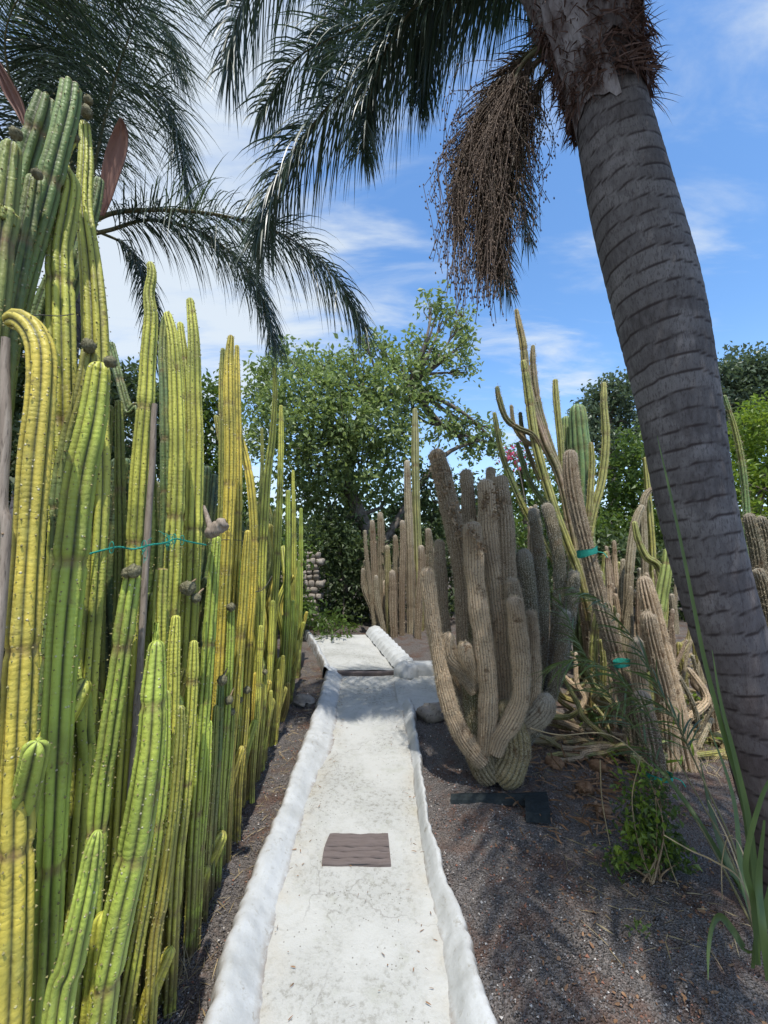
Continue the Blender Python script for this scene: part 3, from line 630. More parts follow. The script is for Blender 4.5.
# stakes, rope, log
def stake(pts, Y, w, label):
    P, r = px_curve(pts, Y, w); P = np.vstack([[P[0][0], P[0][1], float(G0(P[0][1]))-.05], P]) if P[0][2] > .3 else P; r = np.concatenate([[r[0]], r])[-len(P):]
    t = thing('wooden_stake', label, 'stake', (P[0][0], P[0][1], 0), 'wooden stakes propping the hedge')
    n = 60; S = spline(np.column_stack([P, r]), n); C = S[:, :3]; C[:, 0] += .004*wig(np.arange(n)*.2, 3); rr = S[:, 3]*(1+.1*wig(np.arange(n)*.3, 8))
    T, N, B = frames(C); a = np.linspace(0, 2*np.pi, 12, endpoint=False); sq = 1/np.maximum(np.abs(np.cos(a)), np.abs(np.sin(a)))*.88
    V = C[:, None]+(rr[:, None]*np.minimum(sq, 1.12)[None])[..., None]*(N[:, None]*np.cos(a)[None, :, None]+B[:, None]*np.sin(a)[None, :, None])
    mb = MB(); mb.add(V.reshape(-1, 3), grid_faces(n, 12)); mb.add(V[-1], np.array([[0, i, i+1] for i in range(1, 11)])); mb.build('shaft', M['stake'], t)
    for q in (12, 30, 44):
        kb = MB(); V, Fq = knob_geo(C[q]+np.array([0, -rr[q]*.9, 0]), rr[q]*.28, q, n=8); kb.add(V, Fq); kb.build('knot', M['dead'], t)
    return t
stake([(155,404),(152,460),(148,533),(141,650),(133,760)], 1.50, [6, 6.5, 7, 7.5, 8], 'reddish brown wooden stake tied among the yellow green columns')
stake([(6,338),(5,420),(3,500),(1,620)], .93, [10, 12, 12, 12], 'grey weathered stake behind the hooked yellow column')
def twist_rope(pts, Ys, w, mat, name, label, cat, loops=True):
    P = np.array([at(px, py, y) for (px, py), y in zip(pts, Ys)]); C = spline(P, 160)
    mb = MB(); T, N, B = frames(C); u = np.arange(160)*.55
    for ph in (0, 2.1, 4.2): mb.tube(C+w*.6*(N*np.cos(u+ph)[:, None]+B*np.sin(u+ph)[:, None]), w*.6, 6)
    if loops:
        for q in (30, 58, 92, 104, 118):
            a = np.linspace(0, 6.28, 20); c = C[q]; rr = .012
            mb.tube(np.stack([c[0]+rr*np.cos(a)*.6, c[1]-.01+0*a, c[2]+rr*np.sin(a)*1.5], -1), w*.5, 5)
        for _ in range(26):
            q = random.choice([92, 98, 100, 104, 58]); c = C[q]+rng.normal(0, .008, 3); e = c+np.array([random.uniform(-.02, .02), -.012, random.uniform(-.05, .02)])
            mb.tube([c, (c+e)/2+rng.normal(0, .004, 3), e], w*.35, 4, 6)
    return tag(mb.build(name, mat), label, cat)
twist_rope([(82,556),(100,551),(118,547),(134,549),(150,545),(165,543),(176,539),(190,542),(206,545)], [1.26,1.32,1.36,1.38,1.42,1.50,1.56,1.64,1.74], .0028, M['twine'], 'garden_twine', 'green twisted twine tied across the hedge columns and the stake', 'twine')
twist_rope([(206,545),(222,540),(236,540),(250,541)], [1.86,2.1,2.35,2.6], .0018, M['wire'], 'tie_wire', 'thin dark wire continuing from the green twine round the golden columns', 'wire', False)
twist_rope([(255,592),(262,590),(268,583),(272,576)], [2.7,2.85,3.0,3.1], .0022, M['wire'], 'tie_wire', 'short dark wire tie sagging across the far columns', 'wire', False)
twist_rope([(24,318),(40,315),(58,316),(74,314)], [.98,1.05,1.1,1.16], .0012, M['wire'], 'tie_wire', 'thin pale wire stretched above the hooked yellow tip', 'wire', False)
def log():
    t = thing('broken_log', 'broken grey wood chunk wedged at the top of the smooth green column', 'wood', at(214, 532, 1.8))
    mb = MB(); V, Fq = tube([at(207,536,1.74), at(210,533,1.74), at(218,528,1.74), at(224,523,1.74), at(226,521,1.74)], [.012, .026, .028, .026, .010], 14, 40); V = V+.010*np.column_stack([nz3(V*[1, 1, 1], 38, 1), nz3(V, 38, 5), nz3(V, 60, 7)]); mb.add(V, Fq); mb.build('chunk', M['stake'], t)
    mb = MB(); mb.tube([at(204,506,1.85), at(208,520,1.82), at(211,530,1.79)], [.006, .012, .014], 6, 8); mb.build('splinter', M['stake'], t)
log()
for (px, py, r_, Y, lb) in ((188,588,9,1.74,'knobbly dried flower stuck to the hedge under the twine'), (196,598,6,1.76,'small dried flower dangling below the knobbly one'), (229,700,5,2.2,'round dried seed head low on the hedge'), (222,680,6,2.1,'dark bristly tuft clinging to the low hedge columns')):
    t = thing('dried_flower', lb, 'dried flower', at(px, py, Y)); bud(t, at(px, py, Y-.03), r_*size(px, py, Y), 'seed_head')
    mb = MB(); c = at(px, py, Y-.02); mb.tube([c, c+np.array([.0, .03, .02]), c+np.array([-.01, .09, .03])], .004, 5, 6); mb.build('stalk', M['dead'], t)
def leaf_cards(C, D, s, asp=.55, fold=.18):
    m = len(C); D = D/np.linalg.norm(D, axis=1)[:, None]; sd = np.cross(D, rng.normal(0, .6, (m, 3))+np.array([0, 0, 1.])); sd /= np.linalg.norm(sd, axis=1)[:, None]+1e-9
    nn = np.cross(sd, D); s = s[:, None]
    V = np.stack([C, C+D*s*.45-sd*s*asp/2+nn*s*fold, C+D*s-nn*s*.1, C+D*s*.45+sd*s*asp/2+nn*s*fold], 1).reshape(-1, 3)
    k_ = np.arange(m)[:, None]*4; return V, np.concatenate([k_+np.array([[0, 3, 2]]), k_+np.array([[0, 2, 1]])])
# ------------------------------------------------------------------ TORCH CACTUS (right of path)
TC = (.66, .49, .32); TD = (.34, .255, .165); TG = (.095, .095, .06)  # TG: grey arms, darkened to paint the shade on the clump's right side
def arm_geo(t, pts, Y, w, color, cap=0., hair=5, nrib=19, name='arm', base=None, tipc=None, mat='torch', depth=.14, endcap=True):
    P, r = px_curve(pts, Y, w)
    if base is not None:
        P = np.vstack([[base], P]); r = np.concatenate([[r[0]*.85], r])
    V, Fq, att, (s, RP, RN, T) = column_geo(P, r, nrib, depth, 4, .02, random.random()*50, (), und=.09)
    V = V+.009*np.column_stack([nz3(V, 9, 1), nz3(V, 9, 4), nz3(V, 9, 6)])
    att['tip'] = att['tip']*cap
    o = mesh_obj(name, V, Fq, M[mat], t, att, color=color)
    if hair:
        V, Fc = spikes(RP, RN, T, s, .013, .018, .0010, hair+1); mesh_obj('spines', V, Fc, M['spine' if color != TG else 'spinegrey'], o, smooth=False)
    return o
def torch():
    b = ground_at(500, 782); t = thing('torch_cactus', 'big clump of bristly tan cactus arms spreading candelabra like beside the path', 'cactus', b)
    Y0 = b[1]; A = arm_geo; base = b+np.array([0, .02, -.03])
    A(t, [(502,700),(512,728),(514,752),(506,772),(498,781)], Y0, [30,32,34,34,24], (.34,.27,.13), hair=3, name='main_stem')
    A(t, [(470,735),(478,752),(484,766),(492,778)], Y0+.02, [22,26,28,24], (.34,.27,.15), hair=3, name='main_stem')
    A(t, [(427,568),(429,590),(434,630),(443,680),(455,722),(470,748),(482,762)], [Y0-.12, Y0-.05], [14,15,15,16,17,18,18], TC, .4)
    A(t, [(435,449),(441,470),(448,500),(457,545),(462,580),(466,640),(474,700),(480,745)], [Y0+.05,Y0+.1], [15,18,20,19,18,18,18,18], (.28,.21,.14), .1, 5)
    A(t, [(472,521),(473,545),(476,590),(483,640),(488,690),(487,730),(484,752)], [Y0-.12,Y0-.04], [17,20,19,20,20,18,16], TC, .5)
    A(t, [(486,479),(487,505),(490,540),(497,588),(502,640),(506,700),(505,740)], [Y0+.2,Y0+.12], [16,19,20,20,20,20,20], TC, .5)
    A(t, [(513,596),(517,620),(521,665),(520,700),(511,722),(500,738),(495,752)], [Y0-.2,Y0-.08], [15,18,19,20,20,18,18], TC, .6)
    A(t, [(511,578),(514,600),(518,650),(520,690)], Y0, [15,18,18,18], TD, .5)
    A(t, [(531,610),(533,640),(534,690),(524,720)], [Y0-.05,Y0], [10,13,14,14], TC, .4)
    A(t, [(547,694),(543,708),(533,720),(520,728)], [Y0-.08,Y0], [18,24,22,14], (.42,.37,.29), .4)
    A(t, [(452,634),(447,642),(450,654),(462,668),(474,684)], [Y0-.1,Y0], [8,15,17,14,10], TC, .5)
    A(t, [(465,643),(465,655),(470,668),(478,680)], [Y0-.16,Y0], [11,16,13,10], TC, .5)
    A(t, [(443,656),(450,662),(460,672),(474,692)], [Y0-.06,Y0], [10,13,12,10], TD, .4)
    for pts, w, c, dy in (([(507,503),(509,540),(512,600),(510,680),(503,745)], [11,13,13,14,15], TG, .42), ([(533,508),(538,545),(543,600),(538,680),(515,745)], [12,13,13,14,14], TG, .38),
                          ([(546,503),(553,530),(560,570),(556,640),(540,700),(516,750)], [12,13,13,14,14,14], TG, .46), ([(523,549),(526,575),(530,620),(528,690),(512,745)], [15,17,17,17,16], TG, .2),
                          ([(466,470),(468,500),(471,560),(474,640),(480,720)], [12,14,15,16,16], TD, .4), ([(500,476),(502,500),(505,540),(507,600)], [15,18,19,19], TD, .3), ([(490,468),(492,500),(494,560)], [9,11,13], TD, .5),
                          ([(464,566),(466,590),(468,640),(472,700),(480,745)], [16,18,18,18,18], (.10,.12,.04), .12), ([(439,540),(440,565),(442,610),(452,680),(470,735)], [10,13,14,14,14], TD, .25),
                          ([(574,570),(573,590),(566,640),(548,700),(520,748)], [10,13,13,13,13], TG, .3), ([(520,590),(524,640),(520,700)], [12,14,14], TG, .35), ([(566,610),(560,660),(543,715),(515,752)], [11,13,13,13], TG, .12)):
        A(t, pts, [Y0+dy, Y0+dy*.4], w, c, .9 if c == TG else .3, 3 if c != TG else 2)
    # brown dried crusts near arm tips
    for px, py, r_, Y in ((437,458,8,Y0-.0),(441,472,7,Y0),(446,490,7,Y0),(452,512,7,Y0),(458,530,7,Y0),(496,494,8,Y0+.1),(497,512,7,Y0+.1),(484,500,5,Y0+.15),(480,545,6,Y0-.2),(470,530,5,Y0-.2),(503,505,6,Y0+.2)):
        c = at(px, py, Y-.03); mb = MB(); n = 46; Cc = c+rng.normal(0, .45, (n, 3))*r_*size(px, py, Y)*np.array([1, .6, 1.5]); Dd = rng.normal(0, 1, (n, 3))+np.array([0, -.5, -.5])
        Vx, fx = leaf_cards(Cc, Dd, .022*rng.uniform(.5, 1.5, n), .8); mb.add(Vx, fx)
        mb.build('dry_crust', M['dead'], t)['kind'] = 'stuff'
torch()
# stray leaning spiny stems / clumps on the right
def rstem(pts, Y, w, color, label, group, nrib=5, mat='column', hair=0, name='column_cactus', buds=(), ground=True, depth=.34):
    return add_column(pts, w, color, label, group=group, Y=Y, nrib=nrib, mat=mat, hair=hair, name=name, buds=buds, to_ground=ground, depth=depth)
PK = (.34, .24, .17); YT = (.40, .38, .12); LG = (.16, .26, .10); TN = (.36, .31, .20)
def candelabra():
    Y = 4.3; b = at(590, 625, Y); b[2] = float(G0(Y)); t = thing('candelabra_cactus', 'tall spiny candelabra cactus with thin pinkish and yellow ribbed arms behind the bristly clump', 'cactus', b)
    J = at(582, 585, Y)
    def arm(pts, w, c, y=Y, n=5):
        P, r = px_curve(pts, y, w)
        V, Fq, att, (s, RP, RN, T) = column_geo(P, r, n, .36, 6, .03, random.random()*50, np.arange(.35, 3, .37), und=.05)
        o = mesh_obj('arm', V, Fq, M['column'], t, att, color=c); V, Fc = spikes(RP, RN, T, s, .035, .022, .0016, 4, .7); mesh_obj('spines', V, Fc, M['spine'], o, smooth=False)
    arm([(516,309),(519,325),(523,345),(529,394),(544,442),(559,476),(571,530),(580,575),(592,630)], [4,7,8,10,10,10,10,10,12], PK)
    arm([(523,360),(527,385),(536,445),(553,505),(566,540),(579,575),(590,620)], [6,9,10,10,10,10,10], YT, Y-.05)
    arm([(533,345),(533,365),(537,400),(548,440),(562,480),(575,530)], [4,7,8,8,8,8], PK, Y+.08)
    arm([(555,379),(556,400),(560,440),(564,490),(572,540),(582,590)], [5,7,7,8,8,9], YT, Y+.1)
    arm([(604,382),(604,405),(606,440),(602,480),(592,520),(584,570)], [5,8,9,9,9,9], YT, Y+.1)
    arm([(591,442),(592,465),(590,500),(586,550)], [5,7,8,8], YT, Y-.05)
    arm([(497,386),(499,398),(506,418),(518,428),(532,434),(540,446)], [4,6,6,6,6,5], (.10,.12,.06), Y-.08)
    arm([(494,412),(497,430),(502,455),(513,485),(527,515),(545,545),(570,590)], [4,6,6,7,7,7,7], (.14,.17,.06), Y+.1)
    arm([(511,405),(514,425),(524,440),(536,447)], [4,5,6,5], PK, Y)
    arm([(517,442),(522,460),(530,482),(545,505),(560,540)], [4,6,6,6,6], LG, Y+.2)
    arm([(520,412),(522,430),(528,452),(540,480)], [4,5,5,6], (.10,.12,.06), Y+.1)
candelabra()
RG = 'columns crowding the bed right of the path'
rstem([(577,404),(579,430),(582,470),(584,520),(586,570)], 4.9, [16,21,22,22,22], LG, 'fat pale green barrel ribbed column behind the candelabra arms', RG, 10, depth=.2)
rstem([(566,416),(567,440),(570,490),(574,540)], 5.1, [9,13,14,14], LG, 'narrower pale green ribbed column left of the fat one', RG, 9, depth=.2)
rstem([(645,457),(648,490),(652,540),(655,600)], 4.6, [5,7,8,8], YT, 'yellow thin column against the bright bush beside the palm trunk', RG, 5, hair=2)
rstem([(724,395),(735,430),(742,465),(746,505),(750,580)], 3.6, [5,7,8,9,9], LG, 'arching spiny green column right of the palm trunk', RG, 6, hair=3)
rstem([(634,521),(638,540),(646,557),(658,567),(664,600),(660,660)], 3.9, [6,8,9,9,10,11], YT, 'bent yellow green column left of the palm trunk', RG, 5, hair=2)
rstem([(668,548),(666,570),(661,600),(655,650),(650,690)], 3.7, [9,13,14,14,14], (.36,.42,.12), 'stout fluted yellow green column touching the palm trunk edge', RG, 6, hair=1)
rstem([(570,450),(571,475),(576,505),(586,545),(596,585),(607,625),(622,680),(634,730)], [3.5,3.3], [14,17,17,16,17,18,20,22], (.26,.21,.15), 'leaning bristly brown column wearing a teal tape band', RG, 12, 'torch', 4, 'torch_column')
rstem([(643,576),(648,598),(656,630),(668,680),(680,735),(688,770)], [3.3,3.2], [15,20,22,24,26,26], TC, 'thick bristly tan column in front of the palm trunk edge', RG, 14, 'torch', 4, 'torch_column')
rstem([(647,611),(650,630),(657,660),(666,700)], [3.15,3.2], [14,18,20,22], TC, 'round topped tan stem leaning on the thick bristly one', RG, 14, 'torch', 4, 'torch_column')
rstem([(638,638),(636,650),(640,680),(646,720)], [3.1,3.2], [12,15,16,18], TC, 'small pale headed tan stem below the round topped one', RG, 14, 'torch', 4, 'torch_column')
rstem([(748,513),(752,530),(758,560),(764,620)], 3.3, [12,15,16,16], TG, 'grey headed bristly column right of the trunk, left of two', RG, 12, 'torch', 3, 'torch_column')
rstem([(760,516),(766,540),(772,600)], 3.5, [12,14,16], TG, 'grey headed bristly column at the right frame edge', RG, 12, 'torch', 3, 'torch_column')
rstem([(757,568),(764,590),(772,640)], 3.0, [12,15,16], TG, 'lower grey headed stem at the right frame edge', RG, 12, 'torch', 3, 'torch_column')
rstem([(643,505),(636,520),(630,560),(628,620)], 4.4, [7,9,10,11], TN, 'tan arching stem beside the yellow thin column', RG, 7, 'torch', 2)
rstem([(655,488),(648,492),(643,505),(644,540),(646,600)], 4.5, [6,7,8,8,8], TN, 'hooked tan stem curling over near the palm trunk', RG, 7, 'torch', 2)
# teal tape
def band(px, py, Y, w, h, label, tilt=0.):
    c = at(px, py, Y); r = w*size(px, py, Y)/2; a = np.linspace(0, 2*np.pi, 24, endpoint=False); mb = MB(); rows = []
    hh = h*size(px, py, Y)
    for k_, (dz, dr) in enumerate(((-.5, 1.02), (-.2, 1.08), (.15, 1.05), (.5, 1.1))): rows.append(np.stack([c[0]+r*dr*np.cos(a), c[1]+r*dr*np.sin(a), c[2]+dz*hh+tilt*r*np.cos(a)+.003*np.sin(a*3+k_)], -1))
    mb.add(np.concatenate(rows), grid_faces(4, 24)); mb.tube([c+np.array([r, -r*.4, 0]), c+np.array([r*1.5, -r*.7, -.01]), c+np.array([r*1.8, -r*.8, -.045])], .004, 5, 6)
    return tag(mb.build('teal_tape', M['twine']), label, 'tape')
band(587, 552, 3.38, 18, 7, 'teal tape wrapped round the leaning brown column', .3)
band(659, 775, 2.95, 22, 5, 'teal tape tied at the foot of the shaded stem above the leafy shrub')
band(622, 663, 3.22, 15, 5, 'small teal tape knot in the tangle of stems', .2)
rstem([(640,690),(645,715),(652,750),(658,785)], [3.05,2.95], [20,22,24,24], (.12,.09,.07), 'dark shaded stem standing behind the leafy shrub', RG, 12, 'torch', 3, 'torch_column')
# background crowd of columns on the right
def crowd(n, x0, x1, y0, y1, h0, h1, cols, label, group, rr=(.028, .05), lean=.12):
    for i in range(n):
        y = random.uniform(y0, y1); px = random.uniform(x0, x1); X = ray(px, 600)[0]/ray(px, 600)[1]*y; h = random.uniform(h0, h1); r0 = random.uniform(*rr)
        dx, dy = random.uniform(-lean, lean), random.uniform(-lean, lean)*.6
        C = np.array([[X+dx*(q/4)**1.5+random.uniform(-.012, .012), y+dy*(q/4), float(G0(y))-.04+h*q/4] for q in range(5)])
        t = thing('column_cactus', label, 'cactus', (X, y, float(G0(y))), group)
        c, m = random.choice(cols)
        V, Fq, att, (s, RP, RN, T) = column_geo(C, [r0, r0, r0, r0*.95, r0*.7], 7 if m == 'torch' else 6, .28, 4, .045, random.random()*50, (random.uniform(.3, 1),))
        mesh_obj('stem', V, Fq, M[m], t, att, color=c)
        V, Fc = spikes(RP, RN, T, s, .05, .022, .0018, 2); mesh_obj('spines', V, Fc, M['spine'], t, smooth=False)
crowd(44, 585, 665, 3.7, 5.8, .6, 1.6, [(TN, 'torch'), (PK, 'torch'), (YT, 'column'), (TC, 'torch')], 'thin tan or yellowish column in the crowd left of the palm trunk', 'thin columns crowded behind the bed', (.022, .042), .2)
crowd(16, 690, 790, 3.6, 5.4, .8, 1.9, [(LG, 'column'), (TD, 'torch'), (YT, 'column')], 'thin column in the crowd right of the palm trunk', 'thin columns beyond the palm trunk')
crowd(20, 455, 590, 4.0, 5.4, 1.1, 2.0, [(TD, 'torch'), (TN, 'torch'), (TG, 'torch')], 'grey tan column rising behind the big bristly clump', 'columns standing behind the big bristly clump', (.035, .06), .15)
crowd(16, 580, 720, 4.5, 7.0, .5, 1.3, [(TN, 'torch'), (YT, 'column'), (LG, 'column')], 'low far column at the back of the bed', 'low far columns at the back of the bed')
crowd(30, 570, 700, 3.3, 4.6, .25, .85, [(TN, 'torch'), (TC, 'torch'), (YT, 'column'), (PK, 'torch')], 'slim low stem poking out of the tangle left of the palm trunk', 'slim low stems in the tangle', (.012, .022), .35)
# clump at the end of the path
FG = 'tall columns at the end of the path'
rstem([(415,408),(415,440),(416,500),(418,560),(420,632)], 7.2, [5,8,8,9,9], (.34,.31,.14), 'tallest pale column at the end of the path with a dark tip', FG, 7)
rstem([(407,460),(408,500),(410,560),(411,630)], 7.0, [6,8,9,9], TN, 'pale column leaning on the tallest one at the path end', FG, 7, 'torch', 1)
for i, (px, top, w, bx, c) in enumerate(((365,530,4,376,TN),(380,512,7,382,TN),(372,520,6,378,TD),(387,545,6,390,YT),(395,535,6,396,TN),(402,520,6,402,TD),(392,570,8,394,TD),(365,560,4,378,TN),(412,560,6,410,TN),(421,545,7,418,TD),(428,528,8,424,TG),(433,548,7,430,TG),(399,575,7,400,TC),(385,580,8,387,TC),(376,575,5,384,TN),(440,560,7,438,TD),(363,568,5,382,TN),(426,580,7,420,TC))):
    rstem([(px, top), (px+1, top+20), ((px+bx)/2, (top+632)/2+10), (bx, 632)], 6.6+.9*random.random(), [w*.8, w*1.1, w*1.15, w], tuple(.62*q for q in c), 'bristly grey tan column in the clump at the end of the path', 'grey tan columns clumped at the end of the path', 7, 'torch', 2)
# sprawling stems
def sprawl(i, px, py, ang, L, r0, c):
    g0 = ground_at(px, py); a = ang; up = random.choice([0, 0, .1, .3, .6, .9])
    C = np.array([[g0[0]+math.cos(a+.3*q*random.uniform(-.4, .8))*L*q/4, g0[1]+math.sin(a)*L*q/4*.8, g0[2]+r0+up*L*(q/4)**2+.1*random.random()*L*(q in (1, 2))] for q in range(5)])
    t = thing('sprawling_cactus', 'yellowish sprawling cactus stem in the tangled heap on the ground', 'cactus', g0, 'sprawling stems heaped on the ground')
    V, Fq, att, (s, RP, RN, T) = column_geo(C, [r0*.8, r0, r0, r0, r0*.7], 7, .22, 4, .02, random.random()*50, (.15,), und=.06)
    mesh_obj('stem', V, Fq, M['column' if c != TC else 'torch'], t, att, color=c); V, Fc = spikes(RP, RN, T, s, .025, .012, .0011, 3); mesh_obj('spines', V, Fc, M['spine'], t, smooth=False)
for i in range(95):
    py = random.uniform(655, 762); px = random.uniform(555, 700) if i < 76 else random.uniform(690, 740)
    sprawl(i, px, py, random.choice([random.uniform(-.4, .5), random.uniform(2.6, 3.6), random.uniform(0, 6.28)]), random.uniform(.3, .7), random.uniform(.018, .032), random.choice([(.36,.32,.13),(.42,.34,.17),(.30,.22,.11),(.22,.23,.09),TC,TC,(.36,.26,.15)]))
def rock(px, py, r_, label, mat='stone', grp='rocks and broken cactus pieces among the sprawling stems', flat=.55):
    c = ground_at(px, py); V, Fq = knob_geo((0, 0, 0), r_, px*.1, 1.2, 16); V[:, 2] *= flat; V += c+np.array([0, 0, r_*.15])
    V += .45*r_*np.column_stack([nz3(V, 16, 1), nz3(V, 16, 2), nz3(V, 22, 3)])
    o = mesh_obj('rock' if mat == 'stone' else 'cactus_fragment', V, grid_faces(10, 16), M[mat]); tag(o, label, 'rock' if mat == 'stone' else 'debris', grp)
rock(556, 765, .06, 'flat brown broken lump right of the foot of the big bristly clump', 'rust'); rock(585, 790, .045, 'rusty brown broken cactus lump beside the flat stone', 'rust', flat=.9); rock(598, 768, .05, 'orange brown broken lump behind the rusty one', 'rust', flat=.9)
rock(604, 810, .04, 'small orange brown fragment nearest the leafy shrub', 'rust'); rock(432, 715, .12, 'dark rock at the corner where the path branches right'); rock(304, 702, .09, 'grey stone on the gravel at the far end of the hedge')
# black plastic tray on gravel under clump
def tray():
    c = [ground_at(*p) for p in ((451,797),(547,795),(551,822),(449,815))]
    t = thing('plastic_tray', 'flat dark teal plastic strip lying in shade at the foot of the bristly clump', 'tray', sum(c)/4)
    mb = MB(); n = 20; rows = []
    for f, z in ((0, -.01), (0, .02), (.08, .024), (.30, .012), (.34, -.01)):
        rows.append([tuple((c[0]*(1-f)+c[3]*f)*(1-q)+(c[1]*(1-f)+c[2]*f)*q+np.array([0, 0, z+.003*math.sin(q*7)])) for q in np.linspace(0, 1, n)])
    mb.add(np.array(rows).reshape(-1, 3), grid_faces(5, n, False)); mb.build('strip', M['tray'], t, False)
    mb = MB(); rows = []
    for f, z in ((.2, -.01), (.22, .03), (.5, .034), (.9, .03), (1, -.01)):
        rows.append([tuple((c[0]*(1-f)+c[3]*f)*(1-q)+(c[1]*(1-f)+c[2]*f)*q+np.array([0, 0, z])) for q in np.linspace(.76, 1, 10)])
    mb.add(np.array(rows).reshape(-1, 3), grid_faces(5, 10, False)); mb.build('block', M['tray'], t, False)
tray()
def debris():
    n = 520; P_ = []
    for _ in range(n):
        q = ground_at(random.gauss(600, 36), random.gauss(772, 32)); P_.append(q+np.array([0, 0, random.uniform(0, .035)]))
    d = np.column_stack([rng.normal(0, 1, n), rng.normal(0, 1, n), rng.uniform(-.1, .4, n)]); d /= np.linalg.norm(d, axis=1)[:, None]
    V, f = ribbons(np.array(P_), d, rng.uniform(.03, .16, n), rng.uniform(.006, .022, n), rng.uniform(0, .6, n), 3); tag(mesh_obj('dry_litter', V, f, M['rust'], smooth=False), 'heap of rusty brown dried cactus husk between the bristly clump and the leafy shrub', 'litter', kind='stuff')
debris()
for (px, py, n, h, sp_, m, lb) in ((590,745,90,.22,.10,'straw','dry straw tuft behind the flat stone'),(625,735,90,.28,.12,'straw','dry straw tuft among the sprawling stems'),(680,740,80,.3,.10,'leafLime','lime green tuft beside the foot of the palm trunk'),(610,700,60,.3,.12,'leafMid','green bladed tuft in the tangle of sprawling stems'),(650,735,70,.3,.1,'leafMid','green bladed tuft behind the round leafed shrub'),(575,700,60,.25,.1,'straw','dry straw tuft right of the bristly clump'),(705,760,60,.25,.08,'straw','dry straw tuft touching the palm trunk'),(540,760,50,.12,.08,'straw','low dry straw tuft beside the clump foot')):
    q = ground_at(px, py); grass(q[0], q[1], n, h, sp_, M[m], lb)
def sprigs():
    for i, (px, py, mat, lb) in enumerate(((632,720,'leafMid','leafy green weed among the sprawling stems, leftmost'),(668,735,'leafLime','pale leafy weed behind the round leafed shrub'),(600,735,'leafMid','small leafy weed left of the tangle'),(700,720,'leafLime','leafy weed growing against the palm trunk'),(575,665,'leafDark','dark leafy plant behind the short pale arm'))):
        b_ = ground_at(px, py); t = thing('weed', lb, 'plant', b_); n = 60
        p = b_+rng.normal(0, 1, (n, 3))*np.array([.08, .06, .05])+np.array([0, 0, .10]); d = rng.normal(0, 1, (n, 3))+np.array([0, 0, .6]); Vx, fx = leaf_cards(p, d, .055*rng.uniform(.5, 1.3, n), .5); mesh_obj('leaves', Vx, fx, M[mat], t, smooth=False)
sprigs()
# ------------------------------------------------------------------ PALMS
def frond_geo(P, L=.45, n=110, w=.014, droop=1.6, r0=.02, planes=2, nseg=5, spread=.75, start=.12, side=(1, -1), up=.25):
    """returns verts, quads, material index"""
    C = spline(np.asarray(P, float), n); s = np.linspace(0, 1, n); T, N, B = frames(C)
    S = np.cross(T, np.array([0, 0, 1.])); S /= np.linalg.norm(S, axis=1)[:, None]+1e-6; U = np.cross(S, T)
    V1, F1 = tube(C, r0*(1-s*.93), 6)
    base, d, ln = [], [], []
    for sg in side:
        for k_ in range(planes):
            m = s > start
            el = rng.normal(up+(k_-.5)*.7, .22, n)
            dd = S*sg*spread*np.cos(el)[:, None]+U*np.sin(el)[:, None]*spread+T*(.45+.5*s[:, None])+rng.normal(0, .09, (n, 3))
            dd /= np.linalg.norm(dd, axis=1)[:, None]
            env = np.interp(s, [0, start, .3, .6, .88, 1], [.3, .55, 1, 1, .7, .45])*rng.uniform(.75, 1.1, n)*L
            base.append((C+T*rng.uniform(-.01, .01, (n, 1)))[m]); d.append(dd[m]); ln.append(env[m])
    base = np.concatenate(base); d = np.concatenate(d); ln = np.concatenate(ln)
    V2, F2 = ribbons(base, d, ln, np.full(len(base), w)*rng.uniform(.7, 1.15, len(base)), droop*rng.uniform(.6, 1.3, len(base)), nseg)
    return np.vstack([V1, V2]), np.vstack([F1, F2+len(V1)]), np.concatenate([np.zeros(len(F1)), np.ones(len(F2))])
def frond(parent, P, label=None, mat='frond', **k):
    V, Fq, mi = frond_geo(P, **k); o = mesh_obj('frond', V, Fq, [M['rachis'], M[mat]], parent, matidx=mi)
    if label: o['label'] = label
    return o
def trunk_geo(P, r, ring=.085, ns=40, seed=0.):
    L = np.linalg.norm(np.diff(np.asarray(P), axis=0), axis=1).sum(); n = int(L/.012)
    S = spline(np.column_stack([P, r]), n); C = S[:, :3]; rr = S[:, 3]; s = np.linspace(0, L, n); T, N, B = frames(C)
    a = np.linspace(0, 2*np.pi, ns, endpoint=False); A = np.repeat(a[None], n, 0); SS = np.repeat(s[:, None], ns, 1)
    wob = .022*np.sin(A+seed)+.012*pn(np.cos(A)*2, SS*3+np.sin(A)*2, 1.5, seed+11)+.012*np.sin(2*A+SS*2)+.02*pn(np.cos(A)*1.0, SS*1.2+np.sin(A), 1.3, seed)
    q = SS+wob; ph = (q/ring+.25*np.sin(q*3.1)) % 1.
    notch = np.exp(-((ph-.5)/.06)**2); band = (np.sin(np.floor(q/ring+.5+.25*np.sin(q*3.1))*12.9898)*43758.5) % 1.; saw = (ph-.5)*.5*(ph > .5)+(ph)*.2
    strength = .85+.45*(pn(np.cos(A)+5, SS*2+np.sin(A), 1.7, seed+4))
    rad = rr[:, None]*(1-.016*notch*strength*1.2+.016*saw+.006*pn(np.cos(A)*1.5, SS*1.5+np.sin(A)*1.5, 1.3, seed+7))
    V = C[:, None]+rad[..., None]*(N[:, None]*np.cos(A)[..., None]+B[:, None]*np.sin(A)[..., None])
    return V.reshape(-1, 3), grid_faces(n, ns), dict(ring=np.clip(notch*strength*1.5, 0, 1).ravel(), along=SS.ravel(), band=band.ravel())
